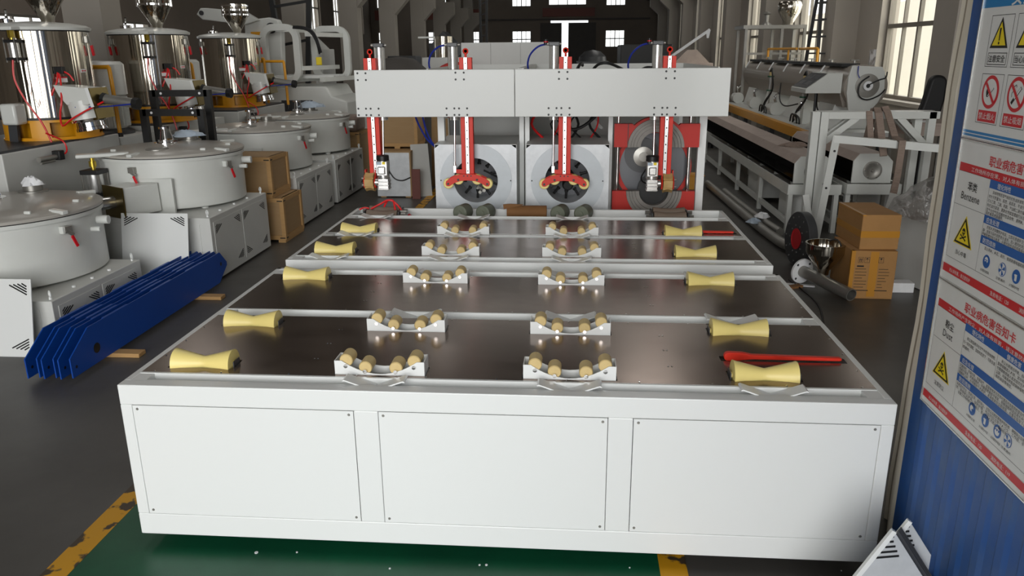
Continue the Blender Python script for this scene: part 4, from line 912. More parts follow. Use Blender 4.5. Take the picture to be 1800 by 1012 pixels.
# ---------------------------------------------------------------- loose cover panels, blue beams, crates
def lean_panel(name, label, x0, x1, y, z0, z1, lean, cut=0.0):
    """a louvred sheet leaning back: bottom edge at y, top at y+lean"""
    M = Matrix.Translation((0, y, z0)) @ Matrix.Rotation(-math.atan2(lean, z1 - z0), 4, 'X')
    h = math.hypot(lean, z1 - z0)
    t = obj(name, MB().box(x0, x1, 0, 0.012, 0, h, M), WHITE, bevel=0.003, smooth=False)
    q = MB()
    def f(u, z): return M @ Vector((u, -0.001, z))
    louvre(q, x1 - 0.03, h - 0.03, -1, f); louvre(q, x0 + 0.03, h - 0.03, 1, f); louvre(q, x1 - 0.03, 0.05, -1, f, up=-1)
    obj('vent_slots', q, BLACK, t, smooth=False, kind='stuff')
    return tag(t, label, 'panel')
lean_panel('loose_panel', 'white louvred cover panel leaning at the frame edge, in front of the low mixer', -4.05, -3.40, 2.02, 0.0, 0.53, 0.11)
lean_panel('loose_panel', 'white louvred cover panel leaning on the cabinet of the second mixer', -3.68, -3.07, 3.62, 0.0, 0.66, 0.14)
BL = ['blue steel bar of the stack beside the table, closest to the louvred cabinet', 'second blue steel bar from the louvred cabinet', 'third blue steel bar from the louvred cabinet',
      'third blue steel bar from the white table', 'second blue steel bar from the white table', 'blue steel bar with a round hole, closest to the white table']
def blue_bar(i):
    x = -3.14 + 0.055 * i + (0.01 if i % 2 else 0)
    ya, yb = 1.60 + 0.02 * (i % 2), 4.0 - 0.03 * (i % 3)
    t = thing('blue_bar', BL[i], 'steel bar', (x, 2.7, 0), group='blue bars stacked on edge')
    hz = 0.265; z0 = 0.03
    pts = [(ya, z0), (ya + 0.26, z0), (ya + 0.3, z0 - 0.0), (yb - 0.18, z0), (yb, z0 + 0.12), (yb, z0 + 0.15), (yb - 0.12, z0 + hz), (ya + 0.22, z0 + hz), (ya, z0 + 0.13)]
    web = obj('web', MB().prism([(a, b) for a, b in pts], x - 0.004, x + 0.004, 'x'), BLUE, t, smooth=False)
    obj('top_flange', MB().box(x - 0.026, x - 0.004, ya + 0.35, yb - 0.3, z0 + hz - 0.03, z0 + hz - 0.024), BLUE, t, smooth=False)
    obj('bolt_hole', MB().cyl((x - 0.0045, ya + 0.05, z0 + 0.06), (x + 0.0045, ya + 0.05, z0 + 0.06), 0.011, n=10), BLACK, web)
    for y in (ya + 0.42, ya + 1.05, ya + 1.6): obj('notch_plate', MB().box(x - 0.022, x - 0.004, y, y + 0.3, z0 + hz - 0.012, z0 + hz - 0.002), BLUE, t, smooth=False)
    if i == 5:
        obj('round_hole', MB().ring((x + 0.004, ya + 0.28, z0 + 0.1), (1, 0, 0), 0.03, 0.035, 0.002, 20).cyl((x + 0.0042, ya + 0.28, z0 + 0.1), (x + 0.005, ya + 0.28, z0 + 0.1), 0.03, n=20), BLACK, web)
        obj('bolt_hole', MB().cyl((x + 0.0042, yb - 0.12, z0 + 0.16), (x + 0.005, yb - 0.12, z0 + 0.16), 0.018, n=16), BLACK, web)
for i in range(6): blue_bar(i)
for y, lab in ((2.05, 'short timber under the camera end of the blue bars'), (3.35, 'short timber poking out under the far end of the blue bars')):
    tag(obj('timber', MB().box(-3.2, -2.66, y, y + 0.09, 0.0, 0.03), WOODB, bevel=0.004), lab, 'timber')
def crate(name, label, x0, x1, y0, y1, z0, z1, bat=0.045):
    t = thing(name, label, 'crate', ((x0 + x1) / 2, (y0 + y1) / 2, z0))
    obj('board', MB().box(x0 + 0.02, x1 - 0.02, y0 + 0.02, y1 - 0.02, z0 + 0.06, z1), WOOD, t, smooth=False)
    for x in (x0, x1 - bat):
        for y in (y0, y1 - bat): obj('corner_batten', MB().box(x, x + bat, y, y + bat, z0 + 0.03, z1 - 0.005), WOODB, t, smooth=False)
    for y in (y0, y1 - bat):
        for z in (z0 + 0.03, z1 - bat): obj('batten', MB().box(x0 + bat, x1 - bat, y + 0.004, y + bat - 0.004, z, z + bat), WOODB, t, smooth=False)
    for x in (x0, x1 - bat):
        for z in (z0 + 0.03, z1 - bat): obj('batten', MB().box(x + 0.004, x + bat - 0.004, y0 + bat, y1 - bat, z, z + bat), WOODB, t, smooth=False)
    for x in (x0 + 0.01, (x0 + x1) / 2 - 0.04, x1 - 0.09): obj('skid', MB().box(x, x + 0.08, y0, y1, z0, z0 + 0.03), WOODB, t, smooth=False)
    st = MB()
    for z in (z0 + 0.05, z1 - 0.03): st.box(x1 - 0.07, x1 - 0.01, y0 - 0.001, y0, z - 0.006, z + 0.006).box(x1, x1 + 0.001, y0 + 0.01, y0 + 0.07, z - 0.006, z + 0.006)
    obj('stencil_print', st, INK, t, smooth=False)
    return t
crate('plywood_crate', 'plywood crate on the floor between two mixers, under another crate', -3.35, -2.84, 5.42, 6.02, 0.0, 0.49)
crate('plywood_crate', 'plywood crate stacked on top of the crate between two mixers', -3.5, -2.95, 5.44, 6.0, 0.49, 0.93)
crate('wooden_crate', 'pale wooden crate standing on the white box, behind the geared motor arm', -2.55, -1.95, 8.5, 9.1, 0.66, 1.25)
b = thing('carton_stand', 'white boarded box with open plywood side, under the pale wooden crate', 'box', (-2.25, 8.4, 0))
obj('front_board', MB().box(-2.5, -2.02, 8.2, 8.22, 0.02, 0.64), GALV, b, smooth=False); obj('plywood_side', MB().box(-2.02, -2.0, 8.2, 9.0, 0.02, 0.64), WOOD, b, smooth=False)
obj('top_board', MB().box(-2.5, -2.0, 8.2, 9.0, 0.64, 0.66), WOOD, b, smooth=False); obj('back_board', MB().box(-2.5, -2.0, 8.98, 9.0, 0.02, 0.64), WOOD, b, smooth=False)
for x in (-2.46, -2.1): obj('foot', MB().box(x, x + 0.08, 8.22, 8.98, 0.0, 0.02), WOODB, b, smooth=False)
def lean_board(name, label, x0, x1, y, h, lean, m, th=0.02, rz=0.0):
    M = Matrix.Translation(((x0 + x1) / 2, y, 0)) @ rotz(rz) @ Matrix.Rotation(-lean, 4, 'X'); w_ = (x1 - x0) / 2
    return tag(obj(name, MB().box(-w_, w_, 0, th, 0, h, M), m, bevel=0.003, smooth=False), label, 'board')
lean_board('grey_board', 'grey board leaning against the boxes behind the arm', -1.98, -1.72, 8.3, 0.75, 0.18, CABW, rz=0.5)
lean_board('plywood_board', 'tall plywood board leaning by the dark opening', -1.72, -1.55, 8.9, 1.05, 0.1, WOOD, rz=0.3)
lean_board('plywood_board', 'second plywood board leaning behind the grey one', -1.9, -1.7, 9.2, 1.2, 0.08, WOOD, rz=-0.2)
lean_board('red_board', 'brown red strip leaning at the white box', -1.98, -1.86, 8.1, 0.42, 0.06, RUST)
cloth_lump('blue_bundle', -1.25, 8.9, 0.42, 0.2, BLUEP, 'blue plastic bundle lying on a dark bale beside the oven', 'bundle', 0.26)
tag(obj('dark_bale', MB().box(-1.5, -0.98, 8.7, 9.3, 0, 0.42), SACK, bevel=0.06), 'dark bale under the blue bundle', 'bale')
crate('pallet_crate', 'low wooden crate under the grey ring frames', -3.95, -3.2, 9.95, 10.65, 0.0, 0.75)
tag(obj('cloth_cover', MB().box(-3.9, -3.25, 10.0, 10.6, 0.75, 1.0), SLING, bevel=0.05), 'brown cloth bundle on the crate behind the drums', 'cloth')

# ---------------------------------------------------------------- the extrusion line along the right wall
def hood(name, label, x0, x1, y0, y1, z0, z1, legs, ylegs, window=True):
    """a long cooling bath: trough on legs, with an octagonal hood that is open towards the aisle"""
    t = thing(name, label, 'cooling bath', ((x0 + x1) / 2, (y0 + y1) / 2, 0))
    zs, ch = z0 - 0.10, 0.08
    tr = obj('trough', MB().box(x0 - 0.08, x1 + 0.08, y0 - 0.12, y0 - 0.1, zs, z0 + 0.005).box(x0 - 0.08, x0 - 0.065, y0 - 0.1, y1, zs, z0 + 0.005).box(x1 + 0.065, x1 + 0.08, y0 - 0.1, y1, zs, z0 + 0.005).box(x0 - 0.08, x1 + 0.08, y0 - 0.1, y1, zs - 0.012, zs), WARMW, t, smooth=False)
    end = [(x0, z0), (x1, z0), (x1, z1 - ch), (x1 - ch, z1), (x0 + ch * 0.8, z1), (x0, z1 - ch)]
    for y in (y0, y1 - 0.02): obj('end_plate', MB().prism(end, y, y + 0.02), WARMW, t, smooth=False)
    roof = [(x1, z0), (x1, z1 - ch), (x1 - ch, z1), (x0 + ch * 0.8, z1), (x0, z1 - ch), (x0 + 0.012, z1 - ch), (x0 + ch * 0.85, z1 - 0.012), (x1 - ch, z1 - 0.012), (x1 - 0.012, z1 - ch), (x1 - 0.012, z0)]
    obj('hood', MB().prism(roof, y0 + 0.02, y1 - 0.02), PINKD, t, smooth=False)
    obj('inner_rail', MB().box(x0 + 0.12, x0 + 0.15, y0 + 0.05, y1 - 0.05, z0 + 0.03, z0 + 0.07), DARK, t, smooth=False)
    obj('spray_pipe', MB().cyl((x0 + 0.1, y0 + 0.05, z1 - 0.13), (x0 + 0.1, y1 - 0.05, z1 - 0.13), 0.014, n=8), STEELD, t)
    n = max(2, int((y1 - y0) / 0.8))
    for k in range(n): 
        y = y0 + 0.3 + k * (y1 - y0 - 0.5) / n
        obj('pipe_support', MB().box(x0 + 0.06, x0 + 0.3, y, y + 0.03, z0 - 0.06, z0 + 0.12), CABW, t, smooth=False)
    obj('window_pane', MB().box(x0 + 0.002, x0 + 0.007, y0 + 0.02, y1 - 0.02, z0 + 0.01, z1 - ch), DARKGLASS, t, smooth=False)
    cxm, czm = (x0 + x1) / 2, (z0 + z1) / 2 - 0.02
    fl = obj('flange', MB().lathe([(0.1, 0), (0.1, 0.018), (0.07, 0.022), (0.05, 0.012), (0.02, 0.012), (0.015, 0.03), (0, 0.03)], (cxm, y0, czm), (0, -1, 0), 32), STEELD, t)
    for k in range(6): obj('bolt', MB().cyl((cxm + 0.085 * math.cos(k * PI / 3), y0 - 0.018, czm + 0.085 * math.sin(k * PI / 3)), (cxm + 0.085 * math.cos(k * PI / 3), y0 - 0.026, czm + 0.085 * math.sin(k * PI / 3)), 0.008, n=6), CHROME, fl)
    for y in ylegs:
        for x in (x0 - 0.06, x1 + 0.02): obj('leg', MB().box(x, x + 0.05, y, y + 0.06, 0, zs - 0.012), WARMW, t, smooth=False)
    for x in (x0 - 0.055, x1 + 0.025): obj('lower_rail', MB().box(x, x + 0.04, ylegs[0] + 0.06, ylegs[-1], 0.09, 0.15), WARMW, t, smooth=False)
    return t
ha = hood('cooling_bath', 'long grey cooling bath with dark side windows on legs, nearest the ring clamp', 2.76, 3.18, 6.22, 13.0, 0.55, 0.85, True, [6.14, 7.55, 9.0, 10.5, 12.0])
for y0, y1 in ((6.5, 7.1), (8.0, 8.9)): obj('water_tank', MB().box(2.85, 3.15, y0, y1, 0.06, 0.4), CABW, ha, bevel=0.01, smooth=False)
hb = hood('cooling_bath', 'short grey cooling bath with round end flange, behind the white steel frame', 3.37, 3.79, 6.15, 8.7, 0.57, 0.89, True, [6.1, 7.3, 8.5])
cloth_lump('dusty_rag', 3.0, 7.2, 0.85, 0.17, SLING, 'brown rag lying on the roof of the long cooling bath', 'rag', 0.05)

vt = thing('vacuum_tank', 'long grey vacuum calibration tank on a yellow base beam, below the windows', 'tank', (4.35, 12.5, 0))
TX, TZc, TR = 4.42, 1.47, 0.30
obj('shell', MB().cyl((TX, 9.05, TZc), (TX, 16.0, TZc), TR, n=40), TANKM, vt)
ol = [(4.19, 1.765), (4.60, 1.745), (4.645, 1.67), (4.665, 1.42), (4.59, 1.25), (4.5, 1.14), (4.2, 1.15), (4.15, 1.40), (4.155, 1.60)]
ep = obj('end_plate', MB().prism(ol, 9.0, 9.05), WARMW, vt, bevel=0.006, smooth=False)
obj('end_flange', MB().lathe([(0.165, 0), (0.165, 0.012), (0.08, 0.016), (0.08, 0.01)], (4.42, 9.0, 1.49), (0, -1, 0), 36), STEELD, ep)
obj('inlet_ring', MB().ring((4.42, 8.985, 1.49), (0, -1, 0), 0.03, 0.065, 0.03, 28), PAPER, ep)
obj('inlet_bore', MB().cyl((4.42, 8.984, 1.49), (4.42, 8.975, 1.49), 0.03, n=20), BLACK, ep)
obj('black_hose', MB().tube([(4.42, 8.96, 1.62), (4.3, 8.94, 1.52), (4.3, 8.94, 1.36), (4.42, 8.94, 1.3), (4.58, 8.95, 1.36), (4.66, 8.97, 1.44)], 0.01), RUBB, vt)
obj('black_hose', MB().tube([(4.42, 8.96, 1.5), (4.55, 8.94, 1.57), (4.64, 8.95, 1.6), (4.66, 8.97, 1.68)], 0.009), RUBB, vt)
obj('blue_hose', MB().tube([(4.26, 8.97, 1.76), (4.25, 8.93, 1.66), (4.28, 8.93, 1.6)], 0.007), BLUEHOSE, vt)
obj('belly', MB().prism([(4.1, 1.42), (4.18, 1.18), (4.6, 1.18), (4.68, 1.42)], 9.2, 15.6), TANKM, vt, smooth=False)
for k in range(4):
    y = 9.5 + k * 1.75
    obj('pedestal', MB().prism([(4.06, 0.84), (4.72, 0.84), (4.62, 1.2), (4.16, 1.2)], y, y + 0.75), CABW, vt, bevel=0.01, smooth=False)
    obj('pump', MB().cyl((3.98, y + 0.95, 0.95), (3.98, y + 1.3, 0.95), 0.1, n=20).cyl((3.98, y + 0.9, 0.95), (3.98, y + 0.95, 0.95), 0.12, n=20), WARMW, vt)
    obj('valve_pipe', MB().tube([(4.0, y + 1.1, 1.05), (3.98, y + 1.1, 1.15), (4.05, y + 1.1, 1.22)], 0.025), CHROME, vt)
obj('base_beam', MB().box(3.66, 3.76, 8.9, 16.0, 0.70, 0.84), ORANGE, vt, smooth=False)
obj('base_top', MB().box(3.76, 4.85, 8.95, 16.0, 0.78, 0.84), CABW, vt, smooth=False)
for y in (9.1, 11.3, 13.5, 15.7):
    for x in (3.68, 4.72): obj('leg', MB().box(x, x + 0.08, y, y + 0.1, 0, 0.70 if x < 4 else 0.78), DARK, vt, smooth=False)
for k in range(6):
    y = 9.5 + k * 1.1
    obj('lid_bar', MB().box(4.2, 4.46, y, y + 0.8, 1.74, 1.785), BLACK, vt, smooth=False)
    obj('hinge_strap', MB().tube([(4.3, y + 0.8, 1.77), (4.2, y + 0.8, 1.74), (4.12, y + 0.8, 1.6)], 0.012), PAPER, vt)
    obj('valve', MB().cyl((4.48, y + 0.3, 1.76), (4.48, y + 0.3, 1.82), 0.02, n=8).box(4.42, 4.54, y + 0.28, y + 0.32, 1.82, 1.835), STEELD, vt)
for k, y in enumerate((10.35, 12.6)):
    f = obj('sight_filter', MB().cyl((3.93, y, 1.27), (3.93, y, 1.5), 0.035, n=16), FILM, vt)
    for z in (1.25, 1.5): obj('green_cap', MB().cyl((3.93, y, z), (3.93, y, z + 0.025), 0.06, n=16), GREENF, f)
    obj('brass_neck', MB().cyl((3.93, y, 1.525), (3.93, y, 1.59), 0.03, n=12), TAN, f)
    obj('stand_pipe', MB().cyl((3.93, y, 0.84), (3.93, y, 1.25), 0.016, n=8), STEELD, f)
    for d in (0, 0.08): obj('black_hose', MB().tube([(3.93, y + d, 1.59), (3.93, y - 0.05, 1.66), (3.9, y - 0.2, 1.6), (3.92, y - 0.25, 1.3), (3.9, y + 0.1 + d, 1.05), (3.9, y + 0.35, 0.86)], 0.014), RUBB, vt)
    for d in (0.2, 0.35): obj('black_hose', MB().tube([(3.85, y + d, 0.86), (3.84, y + d - 0.1, 0.98), (3.86, y + d - 0.3, 0.95), (3.85, y + d - 0.4, 0.86)], 0.014), RUBB, vt)
    obj('black_hose', MB().tube([(4.05, y - 0.3, 1.4), (3.95, y - 0.7, 1.15), (3.95, y - 1.1, 1.05), (4.1, y - 1.35, 1.1)], 0.011), RUBB, vt)
co = obj('control_console', MB().prism([(3.62, 1.38), (4.12, 1.38), (4.12, 1.66), (3.92, 1.66), (3.62, 1.44)], 9.15, 9.95), WARMW, vt, bevel=0.006, smooth=False)
Mc = Matrix.Translation((3.77, 9.55, 1.552)) @ Matrix.Rotation(-math.atan2(0.22, 0.30), 4, 'Y')
obj('console_face', MB().box(-0.165, 0.165, -0.36, 0.36, 0.0, 0.006, Mc), DARK, co, smooth=False)
for dy in (-0.28, 0.04):
    for dx in (-0.11, 0.03): obj('display', MB().box(dx, dx + 0.09, dy, dy + 0.22, 0.006, 0.009, Mc), DISCG, co, smooth=False)
obj('console_post', MB().cyl((3.8, 9.25, 0.84), (3.8, 9.25, 1.38), 0.02, n=8), BLACK, co)
rl = obj('guard_rail', MB().tube([(4.62, 12.2, 1.72), (4.62, 12.2, 1.99), (4.62, 12.25, 2.0), (4.62, 13.4, 2.0)], 0.025, 8, 0), ORANGE, vt)
obj('guard_rail', MB().tube([(4.62, 13.6, 2.0), (4.62, 15.95, 2.0), (4.62, 15.95, 1.7)], 0.025, 8, 0).cyl((4.62, 14.2, 1.7), (4.62, 14.2, 2.0), 0.022, n=8), ORANGE, vt)
obj('acrylic_post', MB().box(4.5, 4.58, 9.25, 9.3, 1.74, 1.98), FILM, vt, smooth=False)

ds = thing('hopper_frame', 'stainless loading frame with a small funnel on top, behind the vacuum tank', 'frame', (4.8, 16.8, 0))
for x in (4.15, 4.95, 5.45):
    for y in (16.3, 17.2): obj('leg', MB().box(x, x + 0.06, y, y + 0.06, 0, 2.44), STEELD, ds, smooth=False)
obj('platform', MB().box(4.1, 5.5, 16.25, 17.3, 2.44, 2.52), STEELD, ds, smooth=False)
obj('brace', MB().bar((4.18, 16.33, 1.9), (5.48, 16.33, 1.9), 0.05, 0.05), STEELD, ds)
obj('funnel', MB().lathe([(0.1, 2.52), (0.1, 2.56), (0.24, 2.8), (0.27, 2.95), (0.24, 3.03), (0.22, 3.03), (0.24, 2.95), (0.21, 2.8), (0.08, 2.56)], (5.2, 16.7, 0), (0, 0, 1), 32), MIRROR, ds)
obj('agitator', MB().lathe([(0.12, 2.52), (0.1, 2.56), (0.04, 2.6), (0.05, 2.75), (0.1, 2.78), (0.03, 2.82), (0, 2.84)], (4.7, 16.7, 0), (0, 0, 1), 20), STEELD, ds)
ldr = thing('step_ladder', 'tall dark folding step ladder standing between the tank and the windows', 'ladder', (5.22, 13.9, 0))
for sy, top in ((-0.75, 0.0), (0.75, 0.1)):
    for sx in (-0.27, 0.27): obj('rail', MB().bar((5.22 + sx, 13.9 + sy, 0), (5.22 + sx * 0.55, 13.9 + top, 3.5), 0.06, 0.04), DARK, ldr)
    for k in range(1, 11):
        f_ = k / 11; xx = 0.27 * (1 - 0.45 * f_); y = 13.9 + sy * (1 - f_) + top * f_
        obj('rung', MB().bar((5.22 - xx, y, 3.5 * f_), (5.22 + xx, y, 3.5 * f_), 0.06, 0.03), DARK, ldr)

# white steel frames with the hanging sling
wf = thing('braced_stand', 'white square-tube frame with diagonal braces, at the ends of the cooling baths', 'frame', (3.4, 5.8, 0))
yb = 5.83
def sq(p0, p1, nm='tube', w_=0.075): return obj(nm, MB().bar(p0, p1, w_, w_, (0, 1, 0) if abs(p0[2] - p1[2]) > 0.3 else (0, 0, 1)), WARMW, wf, bevel=0.004, smooth=False)
sq((2.86, yb, 1.33), (4.06, yb, 1.33), 'top_tube')
for x in (2.81, 2.9): sq((x, yb - 0.02, 0), (x, yb - 0.02, 1.37), 'post', 0.08)
for x in (3.99, 3.9): sq((x, yb + (0 if x > 3.95 else 0.11), 0), (x, yb + (0 if x > 3.95 else 0.11), 1.37), 'post')
for dy in (0, 0.12):
    sq((2.93, yb + dy, 1.06), (3.24, yb + dy, 1.31), 'brace', 0.065); sq((3.66, yb + dy, 1.31), (3.98, yb + dy, 1.0), 'brace', 0.065)
sq((2.86, yb + 0.14, 1.33), (4.06, yb + 0.14, 1.33), 'top_tube')
wf2 = thing('angle_iron_arch', 'white angle-iron arch leaning before the braced frame, sling hung over it', 'frame', (3.4, 5.4, 0))
P = [(2.93, 5.5, 1.12), (3.95, 5.2, 1.05)]
obj('top_angle', MB().bar(P[0], P[1], 0.012, 0.075).bar(Vector(P[0]) + Vector((0, 0.03, 0.034)), Vector(P[1]) + Vector((0, 0.03, 0.034)), 0.07, 0.01), WARMW, wf2, smooth=False)
obj('leg', MB().bar((2.95, 5.5, 1.15), (2.85, 5.52, 0), 0.075, 0.012, (0, 1, 0)), WARMW, wf2, smooth=False)
obj('leg', MB().bar((3.93, 5.2, 1.07), (3.88, 5.2, 0), 0.075, 0.012, (0, 1, 0)), WARMW, wf2, smooth=False)
obj('strut', MB().bar((2.70, 5.5, 0.55), (2.83, 5.45, 0), 0.06, 0.012, (0, 1, 0)), WARMW, wf2, smooth=False)
q = MB()
for x, y, z in ((2.94, 5.49, 1.0), (2.9, 5.5, 0.62), (3.92, 5.19, 0.95)): q.cyl((x, y, z), (x, y - 0.006, z), 0.012, n=8)
obj('holes', q, BLACK, wf2)
def ribbon(pts, w_, th):
    mb = MB(); pts = [Vector(p) for p in pts]
    for a, b in zip(pts, pts[1:]):
        d = (b - a).normalized(); mb.bar(a - d * th * 0.4, b + d * th * 0.4, w_, th, (0, 1, 0.05) if abs(d.z) > 0.5 else (0, 0, 1))
    return mb
sl = thing('lifting_sling', 'dusty grey webbing sling hanging over the white frames', 'sling', (3.4, 5.4, 0.5))
obj('strand', ribbon([(3.41, 5.96, 1.05), (3.42, 5.88, 1.385), (3.42, 5.8, 1.40), (3.42, 5.74, 1.36), (3.44, 5.62, 1.1), (3.45, 5.55, 0.95)], 0.07, 0.018), SLING, sl)
obj('strand', ribbon([(3.50, 5.96, 1.05), (3.50, 5.88, 1.39), (3.50, 5.8, 1.41), (3.51, 5.74, 1.36), (3.52, 5.5, 1.14), (3.51, 5.28, 1.12), (3.49, 5.24, 0.8), (3.45, 5.24, 0.33)], 0.065, 0.018), SLING, sl)
obj('strand', ribbon([(3.34, 5.78, 1.37), (3.35, 5.73, 1.2), (3.38, 5.72, 1.02)], 0.06, 0.016), SLING, sl)

# desk and chair by the wall
dk = thing('work_desk', 'grey work desk with papers under the window, behind the steel frame', 'desk', (4.3, 6.6, 0))
obj('desk_top', MB().box(3.95, 4.62, 6.35, 6.9, 1.17, 1.2), PINKD, dk, bevel=0.004, smooth=False)
for x in (3.98, 4.54):
    for y in (6.38, 6.83): obj('leg', MB().box(x, x + 0.04, y, y + 0.04, 0, 1.17), STEELD, dk, smooth=False)
obj('drawer', MB().box(4.02, 4.5, 6.36, 6.8, 1.06, 1.17), PINKD, dk, smooth=False)
tag(obj('paper_sheet', MB().box(4.1, 4.3, 6.45, 6.7, 1.201, 1.205), PAPER, smooth=False), 'white paper lying on the work desk', 'paper')
tag(obj('measuring_gauge', MB().lathe([(0.04, 0), (0.05, 0.01), (0.05, 0.04), (0.04, 0.045), (0, 0.045)], (4.03, 6.42, 1.2), (0, 0, 1), 20), STEELD), 'round steel gauge on the corner of the work desk', 'gauge')
ch = thing('padded_chair', 'black high-backed chair beside the work desk at the window', 'chair', (4.52, 7.1, 0))
bk = [(4.56 + 0.1 * math.cos(PI * k / 11), 1.60 + 0.09 * math.sin(PI * k / 11)) for k in range(12)]
obj('backrest', MB().prism([(4.62, 1.15), (4.66, 1.4)] + bk + [(4.42, 1.38), (4.36, 1.15)], 7.08, 7.2), RUBB, ch, bevel=0.03)
obj('seat', MB().box(4.2, 4.68, 6.92, 7.2, 1.07, 1.16), RUBB, ch, bevel=0.03)
obj('column', MB().cyl((4.45, 7.05, 0.08), (4.45, 7.05, 1.08), 0.03, n=12), BLACK, ch)
for k in range(5): obj('foot', MB().bar((4.45, 7.05, 0.06), (4.45 + 0.24 * math.cos(k * 1.2566), 7.05 + 0.24 * math.sin(k * 1.2566), 0.025), 0.05, 0.04), BLACK, ch)

# cartons, feed hopper, flange disc, pipes
def carton(name, label, cx, cy, w_, d_, z0, h, rz, prints):
    t = thing(name, label, 'carton', (cx, cy, z0), rz, local=True)
    obj('box', MB().box(-w_ / 2, w_ / 2, -d_ / 2, d_ / 2, 0, h), CARD, t, bevel=0.006, smooth=False)
    obj('flap_gap', MB().box(-w_ / 2 + 0.002, w_ / 2 - 0.002, -0.002, 0.002, h, h + 0.001), CARDD, t, smooth=False)
    if prints:
        obj('tape', MB().box(-0.03, 0.035, -d_ / 2 - 0.0012, -d_ / 2, 0.02, h - 0.005).box(-w_ / 2 - 0.001, -w_ / 2 + 0.03, -d_ / 2 - 0.001, -d_ / 2 + 0.03, 0, h), TAPE, t, smooth=False)
        q = MB(); y = -d_ / 2 - 0.0016
        for k, x in enumerate((-0.105, -0.055, 0.055)):
            for a in ((x - 0.02, x + 0.02, 0.31, 0.3125), (x - 0.02, x + 0.02, 0.355, 0.3575), (x - 0.02, x - 0.0175, 0.31, 0.3575), (x + 0.0175, x + 0.02, 0.31, 0.3575)): q.box(a[0], a[1], y, y + 0.0005, a[2], a[3])
            if k == 0:
                for xx in (x - 0.009, x + 0.004): q.box(xx, xx + 0.005, y, y + 0.0005, 0.317, 0.336).add([(xx - 0.003, y, 0.336), (xx + 0.008, y, 0.336), (xx + 0.0025, y, 0.35)], [(0, 1, 2)])
            elif k == 1: q.add([(x - 0.013, y, 0.34), (x + 0.013, y, 0.34), (x, y, 0.352)], [(0, 1, 2)]).box(x - 0.001, x + 0.001, y, y + 0.0005, 0.316, 0.34)
            else: q.add([(x - 0.01, y, 0.35), (x + 0.01, y, 0.35), (x + 0.002, y, 0.335), (x - 0.002, y, 0.335)], [(0, 1, 2, 3)]).box(x - 0.001, x + 0.001, y, y + 0.0005, 0.318, 0.335)
        rr = random.Random(5)
        for k in range(7):
            z = 0.255 - 0.026 * k
            q.box(-0.14, -0.14 + rr.uniform(0.06, 0.1), y, y + 0.0005, z, z + 0.004).box(0.045, 0.045 + rr.uniform(0.03, 0.09), y, y + 0.0005, z, z + 0.004)
        q.box(-0.13, -0.075, y, y + 0.0005, 0.275, 0.287).box(-0.14, -0.02, y, y + 0.0005, 0.07, 0.077).box(0.03, 0.13, y, y + 0.0005, 0.07, 0.077)
        obj('printed_marks', q, INK, t, smooth=False, kind='stuff')
    else:
        obj('tape', MB().box(-w_ / 2 - 0.001, w_ / 2 + 0.001, -d_ / 2 - 0.001, -d_ / 2 + 0.001, 0.1, 0.155).box(-w_ / 2 - 0.001, -w_ / 2 + 0.001, -d_ / 2, d_ / 2, 0.1, 0.155).box(-w_ / 2 - 0.001, -w_ / 2 + 0.025, -d_ / 2 - 0.001, d_ / 2, h - 0.01, h + 0.001), TAPE, t, smooth=False)
    return t
carton('cardboard_carton', 'brown cardboard carton with black handling marks on the floor, under another carton', 2.775, 3.93, 0.36, 0.52, 0.0, 0.41, -0.03, True)
carton('cardboard_carton', 'brown cardboard carton taped around its side, stacked on the marked carton', 2.80, 4.0, 0.31, 0.56, 0.41, 0.29, 0.03, False)
tag(obj('foam_block', MB().box(3.02, 3.2, 3.86, 3.98, 0, 0.085), PAPER, bevel=0.004), 'white foam block on the floor beside the marked carton', 'block')
fh = thing('feed_hopper', 'steel feed funnel welded on a flanged pipe, on the floor by the cartons', 'hopper', (2.44, 3.9, 0))
obj('funnel', MB().lathe([(0.045, 0.13), (0.05, 0.17), (0.155, 0.315), (0.16, 0.33), (0.16, 0.395), (0.166, 0.4), (0.166, 0.408), (0.152, 0.408), (0.152, 0.33), (0.04, 0.17)], (2.46, 3.95, 0), (0, 0, 1), 48), MIRROR, fh)
pd = Vector((0.23, -0.5, -0.045)).normalized(); p0 = Vector((2.33, 4.1, 0.115))
obj('pipe', MB().lathe([(0.052, 0), (0.052, 0.60), (0.045, 0.60), (0.045, 0.2), (0, 0.2)], p0, pd, 28), STEELD, fh)
fl = obj('flange', MB().lathe([(0.112, -0.012), (0.112, 0.006), (0, 0.006)], p0, pd, 36), PAPER, fh)
a_ = pd.cross(Vector((0, 0, 1))).normalized(); b_ = a_.cross(pd)
for k in range(4): obj('bolt_hole', MB().cyl(p0 + pd * 0.0062 + (a_ * math.cos(k * PI / 2 + 0.8) + b_ * math.sin(k * PI / 2 + 0.8)) * 0.09, p0 + pd * 0.008 + (a_ * math.cos(k * PI / 2 + 0.8) + b_ * math.sin(k * PI / 2 + 0.8)) * 0.09, 0.011, n=10), DARK, fl)
obj('cable', MB().tube([(2.5, 4.02, 0.41), (2.56, 3.98, 0.43), (2.6, 3.95, 0.36), (2.6, 3.9, 0.33)], 0.006), RUBB, fh)
fd = thing('flange_disc', 'black bolted disc with a red bore standing on edge beside the feed hopper', 'disc', (2.44, 4.72, 0))
dn = Vector((-0.985, -0.17, 0.04)).normalized(); dc = Vector((2.43, 4.72, 0.262))
obj('disc', MB().lathe([(0.09, 0), (0.255, 0), (0.26, -0.006), (0.26, -0.08), (0.255, -0.085), (0.09, -0.085), (0.09, 0)], dc, dn, 48), DARK, fd)
obj('red_bore', MB().lathe([(0.0, -0.03), (0.085, -0.03), (0.09, 0.004), (0.1, 0.004), (0.1, 0)], dc + Vector((-0.005, 0.0, 0)), dn, 32), SIGNR, fd)
